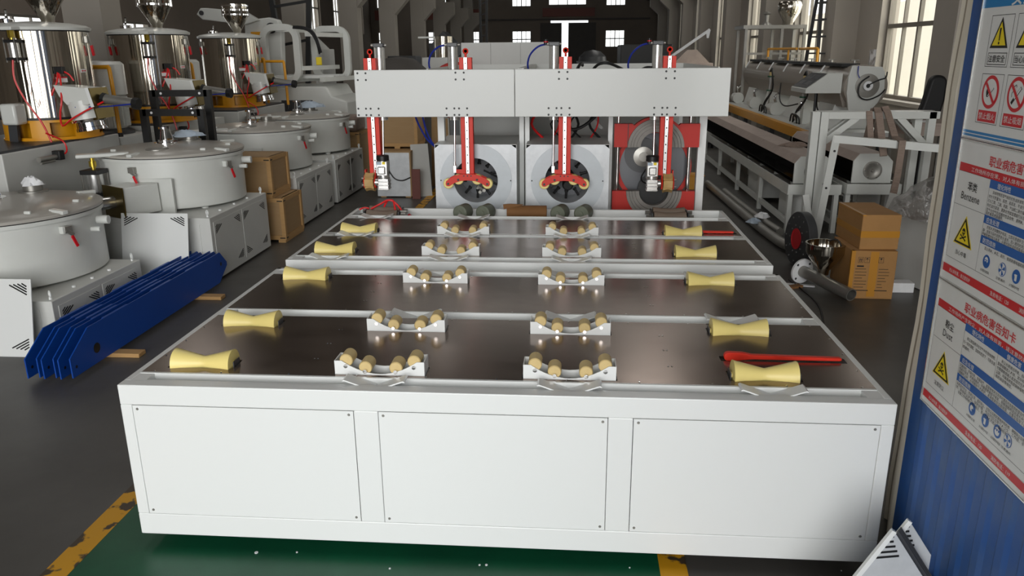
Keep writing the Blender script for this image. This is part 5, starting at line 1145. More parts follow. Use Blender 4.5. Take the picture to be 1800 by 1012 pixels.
a_ = dn.cross(Vector((0, 0, 1))).normalized(); b_ = a_.cross(dn)
for rr_, nn in ((0.215, 12), (0.13, 10)):
    for k in range(nn):
        c = dc + (a_ * math.cos(2 * PI * k / nn) + b_ * math.sin(2 * PI * k / nn)) * rr_
        obj('bolt', MB().cyl(c, c + dn * 0.006, 0.009, n=8), CHROME, fd)
tag(obj('steel_pipe', MB().tube([(2.33, 9.2, 0.06), (2.41, 6.5, 0.06), (2.46, 5.6, 0.06), (2.5, 5.3, 0.06), (2.58, 5.15, 0.06), (2.72, 5.1, 0.06)], 0.055, 16, 5), STEELD), 'long bent steel pipe on the floor along the cooling bath, ending at the disc', 'pipe')
tag(obj('steel_pipe', MB().tube([(2.47, 8.6, 0.05), (2.52, 7.0, 0.05), (2.60, 5.95, 0.05)], 0.045, 16, 3), STEELD), 'straight steel pipe on the floor partly wrapped in film, beside the bent pipe', 'pipe')
cloth_lump('film_wrap', 2.53, 6.55, 0.09, 0.09, PAPER, 'crumpled white film around the straight steel pipe', 'film', 0.06)
cloth_lump('film_wrap', 2.36, 6.2, 0.1, 0.08, PALEBL, 'crumpled clear film around the bent steel pipe', 'film', 0.05)
tag(obj('floor_strip', MB().bar((2.0, 4.1, 0.006), (2.42, 4.0, 0.006), 0.05, 0.008), PAPER), 'white plastic strip lying on the floor under the flanged pipe', 'strip')
tag(obj('timber', MB().bar((2.0, 3.85, 0.01), (2.3, 4.0, 0.01), 0.06, 0.02), CARDD), 'short brown timber on the floor by the flanged pipe', 'timber')
tag(obj('floor_cable', MB().tube([(2.25, 4.2, 0.006), (2.3, 3.5, 0.006), (2.15, 2.8, 0.006), (1.95, 1.9, 0.006), (1.9, 1.0, 0.006)], 0.007), RUBB), 'dark cable lying across the floor right of the table', 'cable')
wp = thing('wrapped_panels', 'grey panels wrapped in clear film, standing between the cartons and the beige sheets', 'panel stack', (3.3, 4.4, 0))
for k, (x, rz, h) in enumerate(((3.22, 0.25, 0.72), (3.38, 0.1, 0.66), (3.55, 0.18, 0.74))):
    M = Matrix.Translation((x, 4.3, 0)) @ rotz(rz) @ Matrix.Rotation(0.2, 4, 'Y')
    obj('panel', MB().box(-0.03, 0.03, -0.4, 0.4, 0, h, M), CABW, wp, bevel=0.004, smooth=False)
obj('white_tube', MB().cyl((3.22, 3.72, 0.36), (3.3, 3.5, 0.14), 0.02, n=12), PAPER, wp)
c = cloth_lump('clear_film', 3.42, 4.15, 0.60, 0.38, FILM, 'x', 'film', 0.34)
for k in ('label', 'category'): del c[k]
c.parent = wp; c.location = c.location - wp.location
tag(obj('yellow_bin', MB().prism([(2.02, 0.0), (2.20, 0.0), (2.23, 0.2), (1.99, 0.2)], 9.0, 9.25).box(2.0, 2.24, 8.98, 9.27, 0.2, 0.22), ORANGE, bevel=0.006), 'small yellow bin on the floor beyond the ring clamp', 'bin')

# ---------------------------------------------------------------- the blue partition with its notice boards
struct('partition', MB().box(1.562, 1.578, -4.2, 0.035, 0.0, 3.1), BLUEP, smooth=False)
par = bpy.data.objects['partition']; par['label'] = 'scratched blue metal wall panel behind the notice boards'
for k in range(16):
    y = -0.06 - 0.115 * k
    obj('rib', MB().prism([(1.562, y - 0.06), (1.558, y - 0.035), (1.558, y + 0.0), (1.562, y + 0.01)], 0.0, 3.1, 'z'), BLUEP, par, smooth=False)
SH = ['beige edged sheet of the upright stack, directly behind the blue panel', 'second sheet of the upright stack from the blue panel', 'middle sheet of the upright stack beside the blue panel',
      'fourth sheet of the upright stack from the blue panel', 'outermost sheet of the upright stack, facing the factory floor']
for i in range(5):
    n = 26; vs = []; fs = []
    for k in range(n):
        z = 2.9 * k / (n - 1)
        yw = (0.075, 0.155, 0.235, 0.31, 0.42)[i] + 0.012 * math.sin(z * 4.1 + 0.6) + 0.006 * math.sin(z * 11) - (0.0 if z > 0.4 else 0.02 * (0.4 - z))
        xw = 1.584 + 0.03 * i
        for x in (xw, xw + 0.008):
            vs += [(x, -1.2, z), (x, yw, z)]
    for k in range(n - 1):
        a = 4 * k; b = a + 4
        fs += [(a, b, b + 1, a + 1), (a + 1, b + 1, b + 3, a + 3), (a + 3, b + 3, b + 2, a + 2)]
    fs += [(0, 1, 3, 2), (4 * n - 4, 4 * n - 2, 4 * n - 1, 4 * n - 3)]
    o = obj('wall_sheet', MB().add(vs, fs), OSB if i == 0 else PANELF, smooth=False)
    ev = []; ef = []
    for k in range(n):
        x, y, z = vs[4 * k + 1]; ev += [(x - 0.0005, y - 0.020, z), (x - 0.009, y - 0.006, z), (x + 0.006, y + 0.002, z)]
    for k in range(n - 1):
        a = 3 * k; b = a + 3; ef += [(a, b, b + 1, a + 1), (a + 1, b + 1, b + 2, a + 2)]
    obj('cut_edge', MB().add(ev, ef), PANELE, o, smooth=False)
    tag(o, SH[i], 'sheet', 'upright sheets beside the blue panel', 'thing')

SX = 1.5495      # face of the boards
class Board:
    """flat print on a board that faces -x: u runs away from the left edge (towards -y), z is the height"""
    def __init__(s, t, y0): s.t = t; s.y0 = y0; s.cols = {}; s.txt = {}
    def P(s, u, z, layer): return (SX - 0.0006 * layer, s.y0 - u, z)
    def poly(s, pts, m, layer=1):
        mb = s.cols.setdefault((m.name, layer), (MB(), m))[0]
        n = len(pts); mb.add([s.P(u, z, layer) for u, z in pts], [tuple(range(n))])
    def rect(s, u0, u1, z0, z1, m, layer=1): s.poly([(u0, z0), (u1, z0), (u1, z1), (u0, z1)], m, layer)
    def frame(s, u0, u1, z0, z1, w_, m, layer=1):
        s.rect(u0, u1, z0, z0 + w_, m, layer); s.rect(u0, u1, z1 - w_, z1, m, layer); s.rect(u0, u0 + w_, z0 + w_, z1 - w_, m, layer); s.rect(u1 - w_, u1, z0 + w_, z1 - w_, m, layer)
    def disc(s, u, z, r, m, layer=1, n=28, squash=1.0): s.poly([(u + r * squash * math.cos(2 * PI * k / n), z + r * math.sin(2 * PI * k / n)) for k in range(n)], m, layer)
    def line(s, u0, z0, u1, z1, w_, m, layer=1):
        d = Vector((u1 - u0, z1 - z0)).normalized(); a, b = -d.y * w_ / 2, d.x * w_ / 2
        s.poly([(u0 - a, z0 - b), (u1 - a, z1 - b), (u1 + a, z1 + b), (u0 + a, z0 + b)], m, layer)
    def text(s, body, u, z, size, m, width=None, bold=0.0, layer=3):
        """baseline start at (u, z); size is the height of a full-width character; width squeezes the line to fit"""
        s.txt.setdefault(m.name, ([], m))[0].append((body, u, z, size, width, bold, layer))
    def build(s):
        for (nm, layer), (mb, m) in s.cols.items(): obj('print', mb, m, s.t, smooth=False, kind='stuff')
        for nm, (items, m) in s.txt.items():
            mb = MB()
            for body, u, z, size, width, bold, layer in items:
                c = bpy.data.curves.new('lettering', 'FONT'); c.body = body; c.resolution_u = 1 if size < 0.012 else 2; 
                o = bpy.data.objects.new('lettering', c); COL.objects.link(o)
                bpy.context.view_layer.update()
                me = bpy.data.meshes.new_from_object(o.evaluated_get(bpy.context.evaluated_depsgraph_get()))
                xs = [v.co.x for v in me.vertices]
                if xs:
                    x0, x1 = min(xs), max(xs); sx = (width / (x1 - x0)) if width else size
                    for q_, (du, dz) in enumerate(((0, 0), (-1, -0.6), (1, 0.6), (-1, 0.6), (1, -0.6)) if bold else ((0, 0),)):
                        mb.add([s.P(u + (v.co.x - x0) * sx + du * bold * size, z + v.co.y * size + dz * bold * size, layer + 0.02 * q_) for v in me.vertices], [tuple(p.vertices) for p in me.polygons])
                bpy.data.objects.remove(o); bpy.data.curves.remove(c); bpy.data.meshes.remove(me)
            obj('lettering', mb, m, s.t, smooth=False, kind='stuff')
def notice(name, label, z0, z1, ylen):
    t = thing(name, label, 'notice board', (SX, -0.4, z0))
    obj('backing', MB().box(SX, 1.5555, -0.065 - ylen, -0.065, z0, z1), SIGNW, t, bevel=0.0015, smooth=False)
    e = MB()
    for a in ((-0.065 - ylen, -0.065, z0 - 0.003, z0), (-0.065 - ylen, -0.065, z1, z1 + 0.003), (-0.065, -0.060, z0 - 0.003, z1 + 0.003), (-0.070 - ylen, -0.065 - ylen, z0 - 0.003, z1 + 0.003)):
        e.box(SX - 0.004, 1.5555, a[0], a[1], a[2], a[3])
    obj('edge_strip', e, ALU, t, smooth=False)
    return Board(t, -0.065)
def warn(b, u, z0, h, w_, outer, layer=1):
    """a yellow warning triangle with a black border, apex up; outer: yellow edge around the black"""
    def tri(k): return [(u - w_ / 2 * k, z0 + (1 - k) * h * 0.34), (u + w_ / 2 * k, z0 + (1 - k) * h * 0.34), (u, z0 + (1 - k) * h * 0.34 + h * k)]
    if outer: b.poly(tri(1.0), SIGNY, layer)
    b.poly(tri(0.9 if outer else 1.0), INK, layer + 1); b.poly(tri(0.70 if outer else 0.76), SIGNY, layer + 2)
def skull(b, u, z, r, layer=4):
    b.disc(u, z, r, INK, layer, 20); b.rect(u - r * 0.5, u + r * 0.5, z - r * 1.35, z - r * 0.6, INK, layer)
    for sx in (-1, 1):
        b.disc(u + sx * r * 0.42, z - r * 0.1, r * 0.28, SIGNY, layer + 1, 12)
        b.line(u - sx * r * 1.5, z - r * 1.3, u + sx * r * 1.5, z - r * 2.5, r * 0.4, INK, layer)
        for e in (-1, 1): b.disc(u + e * sx * r * 1.5, z - r * (1.9 + e * 0.6), r * 0.32, INK, layer, 10)
    b.poly([(u - r * 0.1, z - r * 0.55), (u + r * 0.1, z - r * 0.55), (u, z - r * 0.3)], SIGNY, layer + 1)
    for k in (-0.25, 0, 0.25): b.rect(u + k * r - 0.0004, u + k * r + 0.0004, z - r * 1.3, z - r * 0.8, SIGNY, layer + 1)

# upper board: warning and prohibition signs
b = notice('notice_board', 'upper notice board with warning triangles and red prohibition circles', 1.722, 2.36, 0.67)
b.rect(0.0, 0.67, 2.11, 2.36, SIGNC, 1); b.text('安全警示标识', 0.165, 2.115, 0.062, SIGNW, None, 0.01)
b.rect(0.0, 0.67, 1.727, 1.745, SIGNC, 1); b.rect(0.0, 0.67, 1.7345, 1.737, SIGNW, 2)
caps = [('注意安全', '当心触电', '当心机械伤人', '当心火灾'), ('禁止烟火', '禁止吸烟', '禁止入内', '禁止合闸')]
for k in range(4):
    u0 = 0.066 + 0.147 * k; u1 = u0 + 0.128
    b.frame(u0, u1, 1.939, 2.087, 0.0015, INK, 1); warn(b, (u0 + u1) / 2, 1.993, 0.088, 0.102, False)
    b.frame(u0 + 0.010, u1 - 0.010, 1.945, 1.980, 0.002, INK, 1)
    b.text(caps[0][k], u0 + 0.017, 1.954, 0.0225, INK, u1 - u0 - 0.034, 0.012)
    um = (u0 + u1) / 2
    if k != 1:
        b.poly([(um - 0.0045, 2.05), (um + 0.0045, 2.05), (um + 0.0025, 2.014), (um - 0.0025, 2.014)], INK, 4); b.disc(um, 2.007, 0.0042, INK, 4, 12)
    else: b.poly([(um + 0.006, 2.052), (um - 0.012, 2.026), (um - 0.001, 2.026), (um - 0.006, 2.002), (um + 0.011, 2.031), (um + 0.001, 2.031)], INK, 4)
    b.frame(u0 - 0.004, u1 - 0.004, 1.772, 1.919, 0.0015, INK, 1); um -= 0.004
    b.disc(um, 1.866, 0.049, SIGNR, 2, 40); b.disc(um, 1.866, 0.0385, SIGNW, 3, 40)
    if k == 0:      # a burning match
        b.poly([(um - 0.018, 1.852), (um - 0.022, 1.866), (um - 0.015, 1.888), (um - 0.010, 1.876), (um - 0.004, 1.870), (um - 0.008, 1.858), (um - 0.012, 1.85)], INK, 4); b.line(um - 0.012, 1.852, um + 0.02, 1.878, 0.005, INK, 4); b.line(um - 0.0105, 1.854, um + 0.019, 1.8775, 0.0025, SIGNW, 5)
    elif k == 1:    # a smoking cigarette
        b.line(um - 0.02, 1.84, um - 0.008, 1.853, 0.010, INK, 4); b.line(um - 0.008, 1.853, um + 0.022, 1.886, 0.010, INK, 4); b.line(um - 0.007, 1.8545, um + 0.021, 1.885, 0.0065, SIGNW, 5)
        for (a0, c0, a1, c1) in ((-0.022, 1.858, -0.024, 1.868), (-0.024, 1.868, -0.016, 1.876), (-0.016, 1.876, -0.018, 1.886), (-0.018, 1.886, -0.006, 1.893), (-0.006, 1.893, -0.002, 1.886)): b.line(um + a0, c0, um + a1, c1, 0.0022, INK, 4)
    elif k == 2: b.disc(um, 1.886, 0.007, INK, 4, 12); b.rect(um - 0.008, um + 0.008, 1.84, 1.878, INK, 4)
    else: b.rect(um - 0.012, um + 0.012, 1.845, 1.885, INK, 4)
    b.line(um - 0.029, 1.895, um + 0.029, 1.837, 0.010, SIGNR, 6)
    b.rect(u0 + 0.008, u1 - 0.014, 1.777, 1.811, SIGNR, 2); b.text(caps[1][k], u0 + 0.014, 1.786, 0.022, SIGNW, u1 - u0 - 0.034)
b.build()

ICON_R = 0.0205
def icon(b, u, z, kind, cap):
    r = ICON_R
    b.disc(u, z, r, SIGNB, 2, 28)
    if kind == 'mask': b.disc(u, z + 0.004, 0.010, SIGNW, 3, 16); b.disc(u, z - 0.006, 0.0075, SIGNB, 4, 14); b.rect(u - 0.008, u + 0.008, z + 0.003, z + 0.0055, SIGNB, 4)
    elif kind == 'fan':
        b.disc(u, z, r * 0.9, SIGNW, 3, 28)
        for k in range(4):
            a = k * PI / 2 + 0.4; b.poly([(u, z), (u + r * 0.8 * math.cos(a - 0.38), z + r * 0.8 * math.sin(a - 0.38)), (u + r * 0.85 * math.cos(a), z + r * 0.85 * math.sin(a)), (u + r * 0.8 * math.cos(a + 0.38), z + r * 0.8 * math.sin(a + 0.38))], SIGNB, 4)
    elif kind == 'glove': b.rect(u - 0.0055, u + 0.0055, z - 0.013, z + 0.006, SIGNW, 3); b.poly([(u - 0.0055, z - 0.002), (u - 0.010, z + 0.004), (u - 0.0055, z + 0.006)], SIGNW, 3)
    elif kind == 'goggles': b.disc(u, z, 0.0135, SIGNW, 3, 18); b.rect(u - 0.013, u + 0.013, z + 0.0005, z + 0.007, SIGNB, 4); b.disc(u - 0.005, z + 0.003, 0.003, SIGNW, 5, 10); b.disc(u + 0.005, z + 0.003, 0.003, SIGNW, 5, 10)
    else: b.disc(u - 0.002, z + 0.001, 0.010, SIGNW, 3, 16); b.disc(u + 0.005, z - 0.003, 0.005, SIGNB, 4, 12)
    b.text(cap, u - 0.026, z - 0.034, 0.0095, INK, 0.052)
def card(b, zt, head, sub, name_cn, name_en, warn_cap, blocks, split, rows, icons, zi):
    """the hazard cards: zt is the top edge; head rows sit at fixed heights below it"""
    b.text(head, 0.19, zt - 0.060, 0.0345, SIGNR, 0.30, 0.015)
    b.rect(0.012, 0.658, zt - 0.098, zt - 0.072, SIGNR, 1); b.text(sub, 0.090, zt - 0.0915, 0.0155, SIGNW, 0.47)
    b.frame(0.012, 0.658, zt - 0.384, zt - 0.098, 0.001, INK, 1)
    b.rect(0.2115, 0.2125, zt - 0.384, zt - 0.098, INK, 1); b.rect(0.012, 0.2115, zt - 0.2065, zt - 0.2055, INK, 1)
    b.text(name_cn, 0.086, zt - 0.150, 0.030, INK, None, 0.012); b.text(name_en, 0.112 - 0.0085 * len(name_en), zt - 0.184, 0.034, INK, 0.0168 * len(name_en))
    warn(b, 0.107, zt - 0.330, 0.098, 0.124, True); skull(b, 0.107, zt - 0.283, 0.0105)
    b.text(warn_cap, 0.072, zt - 0.362, 0.0178, INK, 0.072)
    for (u0, u1, z, t_) in blocks: b.rect(u0, u1, z - 0.0255, z, SIGNB, 2); b.text(t_, u0 + 0.016 + (0.03 if z > zt - 0.12 else 0), z - 0.0205, 0.0178, SIGNW, 0.074, 0.006)
    for u, z0_, z1_ in split: b.rect(u - 0.0005, u + 0.0005, z0_, z1_, INK, 3)
    for (u, z, wd, body) in rows: b.text(body, u, z, 0.0118, INK, wd)
    for u, kind, cap in icons: icon(b, u, zi, kind, cap)
    b.rect(0.005, 0.665, zt - 0.436, zt - 0.409, SIGNR, 2)
    b.text('对人体有害，请注意防护', 0.052, zt - 0.4285, 0.0145, SIGNW, 0.14); b.text('急救电话：120', 0.318, zt - 0.4285, 0.0155, SIGNW, 0.105); b.text('消防电话：119', 0.478, zt - 0.4285, 0.0155, SIGNW, 0.105)
zt = 1.714
b = notice('notice_board', 'middle notice board, the hazard card headed Benzene', 1.252, zt, 0.67)
card(b, zt, '职业病危害告知卡', '工作场所存在苯，对人体有损害，请注意防护', '苯类', 'Benzene', '当心中毒',
     [(0.2125, 0.44, 1.616, '理化特性'), (0.44, 0.658, 1.616, '健康危害'), (0.2125, 0.658, 1.509, '应急处理'), (0.2125, 0.658, 1.446, '防范措施')], [(0.44, 1.509, 1.616)],
     [(0.238, 1.5755, 0.19, '具有特殊芳香气味的无色油状液体，相'), (0.218, 1.562, 0.212, '对分子质量78，易燃、易挥发，不溶于水，'), (0.218, 1.5485, 0.212, '可与乙醇、乙醚、丙酮、汽油和二硫化碳等'), (0.218, 1.535, 0.212, '有机溶剂混溶，遇氧化剂或金属剧烈反应，'), (0.218, 1.5215, 0.205, '蒸气与空气形成爆炸性混合物，遇明火、'), (0.218, 1.511, 0.1, '高热极易燃烧爆炸。'),
      (0.46, 1.5755, 0.185, '可经呼吸道、皮肤进入人体，主要损'), (0.446, 1.562, 0.205, '害神经系统和造血系统，短时间大量吸入'), (0.446, 1.5485, 0.205, '引起头晕、头痛、恶心、呕吐、嗜睡等'), (0.446, 1.535, 0.205, '症状，严重者可发生昏迷、抽搐。'),
      (0.238, 1.4705, 0.415, '抢救人员穿戴防护用具；立即将患者移至空气新鲜处，去除污染衣物；注意保暖、安'), (0.218, 1.458, 0.435, '静；皮肤污染时用肥皂水清洗，溅入眼内时用流动清水或生理盐水冲洗，各至少20分钟；'), (0.218, 1.4465, 0.435, '呼吸困难时给与吸氧，必要时用合适的呼吸器进行人工呼吸，立即与医疗急救单位联系。'),
      (0.245, 1.407, 0.40, '禁止明火、火花、高热，使用防爆电器和照明设备，工作场所禁止饮食、吸烟。')],
     [(0.267, 'mask', '必须戴防毒面具'), (0.359, 'fan', '注意通风'), (0.434, 'glove', '必须戴防护手套'), (0.52, 'goggles', '必须戴防护眼镜')], 1.3745)
b.build()
zt = 1.244
b = notice('notice_board', 'lower notice board, the hazard card headed Dust', 0.797, zt, 0.67)
card(b, zt + 0.008, '职业病危害告知卡', '工作场所产生粉尘，对人体有损害，请注意防护', '粉尘', 'Dust', '注意防尘',
     [(0.2125, 0.418, 1.159, '理化特性'), (0.418, 0.658, 1.159, '健康危害'), (0.2125, 0.658, 1.053, '应急处理'), (0.2125, 0.658, 0.989, '防范措施')], [(0.418, 1.053, 1.159)],
     [(0.236, 1.110, 0.175, '粉尘是指悬浮在空气中的固体微粒。'), (0.217, 1.094, 0.195, '在一定的温度、湿度和密度下，可能会造'), (0.217, 1.078, 0.045, '成爆炸。'),
      (0.442, 1.117, 0.21, '粉尘长期通过呼吸、吞咽、皮肤、眼睛或'), (0.424, 1.104, 0.228, '直接接触进入人体，其中呼吸道为主要途径。'), (0.424, 1.091, 0.228, '长期接触或吸入高浓度的生产性粉尘，可引起'), (0.424, 1.078, 0.228, '尘肺、呼吸系统及皮肤肿瘤和局部刺激作用引'), (0.424, 1.065, 0.09, '发的病变等病症。'),
      (0.219, 1.015, 0.432, '定期体检，早期诊断，早期治疗。发现身体状况异常时要及时去医院检查治疗。局部刺激'), (0.219, 1.0035, 0.432, '者离开现场，脱离接触人。呼吸困难者给予吸氧，眼睛接触用流动清水冲洗，严重者'), (0.219, 0.992, 0.432, '接触粉尘时，必须做好个人防护，发现症状应立即就医，在医生指导下进行治疗。'),
      (0.219, 0.951, 0.432, '采用湿式作业，密闭尘源，通风除尘，对除尘设施定期维护和检修，确保除尘设施运转正'), (0.219, 0.939, 0.432, '常；佩带防尘护具，穿防护服，作业时应注意个人卫生，工作服、手套等。'), (0.235, 0.927, 0.30, '设置工作场所粉尘警示标识，禁止无关人员进入，确保有效。')],
     [(0.332, 'dust', '必须戴防尘口罩'), (0.413, 'glove', '必须戴防护手套'), (0.484, 'goggles', '必须戴防护眼镜'), (0.542, 'fan', '注意通风')], 0.9165)
b.build()

# louvred sheets leaning at the foot of the blue panel
def cut_sheet(name, label, ax, az, y, m, slots, lip, th=0.012):
    t = [(ax, az), (ax - 0.255, 0.0), (ax + 0.19 if ax + 0.19 < 1.545 else 1.545, 0.0)]
    e = min(1.545, ax + 0.19)
    t = [(ax, az), (ax - az * 0.535, 0.0), (e, 0.0), (e, az - (e - ax) * 1.48)]
    o = obj(name, MB().prism(t, y, y + th), m, bevel=0.0015, smooth=False)
    if lip: obj('folded_lip', MB().bar((ax, y - 0.006, az), (ax - az * 0.535, y - 0.006, 0.0), 0.014, 0.016), WHITE, o, smooth=False)
    if slots:
        for k, hl in enumerate((0.003, 0.006, 0.016, 0.026, 0.036)):
            z = az - 0.026 - 0.0195 * k; c = ax + 0.003 - 0.002 * k
            obj('vent_slot', MB().bar((c - hl, y - 0.0008, z - hl * 0.15), (c + hl, y - 0.0008, z + hl * 0.15), 0.003, 0.007), BLACK, o, smooth=False)
    return tag(o, label, 'panel')
cut_sheet('louvred_sheet', 'pale louvred sheet in front of the leaning stack at the foot of the blue panel', 1.357, 0.489, -0.42, GALV, True, True)
for k, lab in enumerate(('dark inner sheet directly behind the front louvred sheet', 'dark inner sheet in the middle of the leaning stack', 'dark inner sheet next to the rear louvred sheet')):
    cut_sheet('inner_sheet', lab, 1.385 + 0.014 * k, 0.472 - 0.008 * k, -0.40 + 0.022 * k, DARK, False, False, 0.006)
cut_sheet('louvred_sheet', 'pale louvred sheet at the back of the leaning stack, touching the blue panel', 1.452, 0.461, -0.315, GALV, True, True)

# ---------------------------------------------------------------- machines farther down the hall
cbn = thing('grey_cabinet', 'long grey steel cabinet behind the belling machine', 'cabinet', (-0.6, 8.3, 0))
for k in range(3): obj('cabinet_panel', MB().box(-1.21 + 0.395 * k, -1.21 + 0.395 * k + 0.391, 8.0, 8.02, 0.1, 2.1), CABW, cbn, smooth=False)
obj('cabinet_body', MB().box(-1.21, -0.03, 8.02, 8.7, 0.0, 2.11), CABW, cbn, smooth=False)
rfm = thing('ring_frame_machine', 'grey machine with two rounded ring frames joined by bars, behind the mixer row', 'machine', (-4.3, 11.5, 0))
def rring(cx_, cz, w_, h, r, th, y, d, nm='ring_frame'):
    def rr(w2, h2, r2, n=8):
        p = []
        for qx, qz, a in ((1, 1, 0), (-1, 1, 90), (-1, -1, 180), (1, -1, 270)):
            for k in range(n + 1):
                t_ = math.radians(a + 90 * k / n); p.append((cx_ + qx * (w2 - r2) + r2 * math.cos(t_), cz + qz * (h2 - r2) + r2 * math.sin(t_)))
        return p
    o, i = rr(w_ / 2, h / 2, r), rr(w_ / 2 - th, h / 2 - th, max(0.03, r - th)); n = len(o)
    vs = [(a, yy, c) for yy in (y, y + d) for L in (o, i) for a, c in L]; fs = []
    for k in range(n):
        j = (k + 1) % n
        fs += [(k, j, n + j, n + k), (2 * n + k, 3 * n + k, 3 * n + j, 2 * n + j), (k, 2 * n + k, 2 * n + j, j), (n + k, n + j, 3 * n + j, 3 * n + k)]
    return obj(nm, MB().add(vs, fs), WARMW, rfm, bevel=0.008)
rring(-4.68, 1.98, 0.68, 0.98, 0.24, 0.11, 10.7, 0.12)
rring(-4.18, 1.98, 0.72, 0.98, 0.24, 0.11, 11.9, 0.12)
for z, x in ((2.38, -4.7), (1.55, -4.6), (1.75, -4.35), (2.3, -4.2), (1.56, -4.0)): obj('tie_bar', MB().bar((x, 10.75, z), (x + 0.25, 12.0, z), 0.1, 0.07), WARMW, rfm)
for k in range(6): obj('cross_bar', MB().bar((-5.0, 10.9 + 0.16 * k, 1.6), (-3.9, 11.1 + 0.16 * k, 1.6), 0.05, 0.05), CABW, rfm)
obj('base', MB().prism([(-5.0, 0.0), (-3.6, 0.0), (-3.6, 1.2), (-3.85, 1.28), (-3.95, 1.45), (-4.9, 1.45), (-5.0, 1.3)], 10.75, 12.1), WARMW, rfm, bevel=0.03, smooth=False)
obj('dark_opening', MB().box(-4.75, -4.2, 10.74, 10.76, 0.85, 1.22), DARK, rfm, smooth=False)
obj('cable', MB().tube([(-4.4, 10.65, 2.42), (-4.2, 10.65, 2.4), (-4.05, 10.66, 2.3), (-3.97, 10.7, 2.0)], 0.02), RUBB, rfm)
obj('cable', MB().tube([(-4.4, 10.63, 2.4), (-4.15, 10.63, 2.36), (-4.03, 10.64, 2.2), (-4.0, 10.7, 1.98)], 0.015), RUBB, rfm)
obj('sensor', MB().box(-4.06, -3.97, 10.66, 10.72, 1.8, 1.93), SIGNY, rfm, bevel=0.01)
lf = thing('swing_arm_machine', 'grey machine with a long pivot arm above the last stainless drum', 'machine', (-5.3, 11.6, 0))
obj('pivot_arm', MB().prism([(-6.3, 2.66), (-6.22, 2.76), (-6.1, 2.76), (-5.45, 2.70), (-5.2, 2.55), (-5.45, 2.48), (-6.2, 2.57)], 11.2, 11.35), WARMW, lf, bevel=0.01)
obj('pivot_pin', MB().cyl((-6.2, 11.19, 2.68), (-6.2, 11.17, 2.68), 0.04, n=16), DARK, lf)
obj('side_cheek', MB().prism([(-5.55, 1.6), (-4.9, 1.6), (-4.85, 2.4), (-4.9, 2.56), (-5.05, 2.6), (-5.5, 2.55)], 11.3, 11.5), WARMW, lf, bevel=0.02)
obj('slot_roller', MB().cyl((-5.02, 11.29, 2.42), (-5.02, 11.27, 2.42), 0.09, n=20), BLACK, lf)
obj('yellow_latch', MB().box(-5.38, -5.15, 11.25, 11.3, 2.26, 2.36), ORANGE, lf)
obj('pedestal', MB().box(-5.6, -5.06, 11.3, 12.2, 0, 1.6), CABW, lf, smooth=False)
# small steel drum on a stand, dark heap, coil
dm = thing('small_hopper_dryer', 'small stainless drum with a flat lid arm on a grey stand, above the beam', 'dryer', (-2.2, 12.3, 0))
obj('drum', MB().cyl((-2.15, 12.3, 1.9), (-2.15, 12.3, 2.27), 0.17, n=28), MIRROR, dm)
obj('lid_arm', MB().box(-2.6, -2.15, 12.2, 12.35, 2.24, 2.27), WARMW, dm, smooth=False)
obj('stand', MB().box(-2.5, -1.8, 12.0, 12.6, 1.7, 1.9).box(-2.2, -2.1, 12.2, 12.4, 0, 1.7), CABW, dm, smooth=False)
for x in (-2.45, -1.9): obj('leg', MB().box(x, x + 0.07, 12.05, 12.12, 0, 1.7), CABW, dm, smooth=False)
dh = MB(); dh.lathe([(0.52, 0), (0.52, 1.5), (0.44, 1.75), (0.25, 1.9), (0, 1.93)], (-2.5, 9.95, 0), (0, 0, 1), 28)
tag(obj('covered_drum', dh, SACK), 'dark covered drum behind the end of the beam', 'drum')
cr = tag(obj('coil_reel', MB().lathe([(0.2, -0.06), (0.34, -0.06), (0.36, 0), (0.34, 0.06), (0.2, 0.06), (0.2, -0.06)], (-1.2, 7.4, 1.52), (0, 1, 0.1), 36), REDD), 'red rimmed reel behind the beam, beside the grey cabinet', 'reel')
obj('reel_stand', MB().box(-1.28, -1.12, 7.3, 7.5, 0, 1.3), DARK, cr, smooth=False)
def far_block(name, label, cat, x0, x1, y0, y1, h, m, extra):
    t = thing(name, label, cat, ((x0 + x1) / 2, (y0 + y1) / 2, 0))
    obj('body', MB().box(x0, x1, y0, y1, 0.12, h), m, t, bevel=0.02, smooth=False)
    for x in (x0 + 0.05, x1 - 0.2):
        for y in (y0 + 0.05, y1 - 0.2): obj('foot', MB().box(x, x + 0.15, y, y + 0.15, 0, 0.12), DARK, t, smooth=False)
    if extra == 'dome': obj('dome', MB().lathe([((x1 - x0) * 0.45, h - 0.05), ((x1 - x0) * 0.42, h + 0.15), ((x1 - x0) * 0.25, h + 0.32), (0, h + 0.38)], ((x0 + x1) / 2, (y0 + y1) / 2, 0), (0, 0, 1), 24), m, t)
    if extra == 'hood': obj('hood', MB().prism([(x0 + 0.1, h), (x1 - 0.1, h), (x1 - 0.5, h + 0.4), (x0 + 0.5, h + 0.4)], y0 + 0.1, y1 - 0.1), m, t)
    obj('front_door', MB().box(x0 + 0.15, x1 - 0.15, y0 - 0.015, y0, 0.3, h - 0.2), m, t, smooth=False)
    return t
far_block('dark_tank', 'big dark rectangular tank below the far window, right of the gate', 'tank', 2.0, 3.9, 28.0, 30.5, 2.2, BLACK, None)
far_block('domed_machine', 'dark machine with a domed top near the far gate', 'machine', 0.35, 1.45, 25.0, 26.2, 1.65, DARK, 'dome')
far_block('hooded_machine', 'dusty machine with a sloped hood beside the dark tank', 'machine', 3.3, 4.6, 23.0, 24.5, 1.6, PINKD, 'hood')
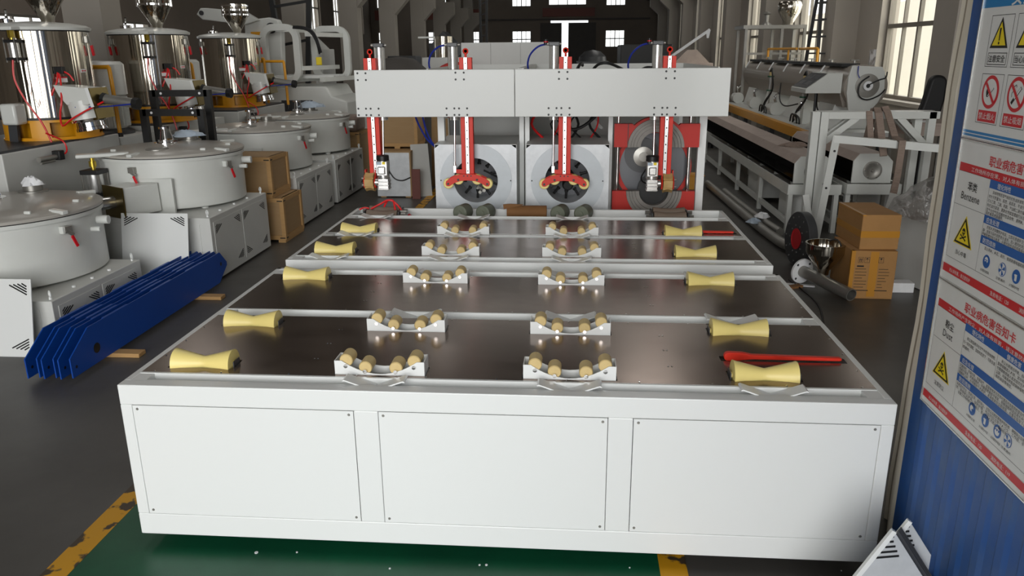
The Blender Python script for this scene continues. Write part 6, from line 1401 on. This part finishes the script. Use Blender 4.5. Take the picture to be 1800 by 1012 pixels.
far_block('white_machine', 'white machine box between the belling machine and the vacuum tank', 'machine', 3.0, 3.45, 14.2, 15.2, 1.62, WARMW, None)
far_block('grey_machine', 'grey machine in the left bay beyond the ring frames', 'machine', -7.8, -6.6, 19.0, 20.2, 2.1, CABW, 'hood')
far_block('dark_cabinet', 'dark tall cabinet beyond the left columns', 'cabinet', -4.9, -4.1, 19.5, 20.3, 1.9, DARK, None)
far_block('dark_press', 'dark press standing by the left column row, farther than the small drum', 'press', -4.9, -3.9, 26.0, 27.4, 2.3, DARK, 'hood')
far_block('pale_unit', 'pale machine unit behind the dark heap', 'machine', -4.1, -3.3, 14.0, 15.0, 1.75, CABW, None)
far_block('dark_bench', 'dark bench machine with covers, behind the grey cabinet', 'machine', -3.4, -2.2, 22.0, 23.5, 1.85, SACK, 'hood')
jc = thing('jib_crane', 'slanting white jib pole with a hook bracket, beyond the belling machine', 'crane', (4.1, 20.0, 0))
obj('mast', MB().cyl((2.75, 20.0, 0), (2.75, 20.0, 1.85), 0.09, n=14), CABW, jc)
obj('jib', MB().bar((2.7, 20.0, 1.66), (3.95, 20.0, 2.52), 0.09, 0.07), PAPER, jc)
obj('hook_bracket', MB().prism([(3.85, 2.5), (3.97, 2.52), (3.93, 2.3), (3.88, 2.3)], 19.97, 20.03), PAPER, jc)
for nm, x, y, h, lab in (('lattice_mast', -5.2, 12.9, 5.0, 'dark lattice mast behind the ring frames'), ('lattice_mast', -3.6, 32.0, 6.5, 'dark lattice ladder mast far down the hall, left of the gate')):
    lm = thing(nm, lab, 'mast', (x, y, 0))
    for sx in (-0.35, 0.35): obj('rail', MB().bar((x + sx * 0.25, y, 0), (x + sx * (1.6 if nm and x < -5 else 0.5), y, h), 0.09, 0.09), BLACK, lm)
    for k in range(6 if x < -5 else 14):
        f_ = (k + 1) / (7 if x < -5 else 15); s_ = 0.35 * (0.25 + (1.35 if x < -5 else 0.25) * f_)
        obj('rung', MB().bar((x - s_, y, h * f_), (x + s_, y, h * f_ + 0.1), 0.05, 0.05), BLACK, lm)
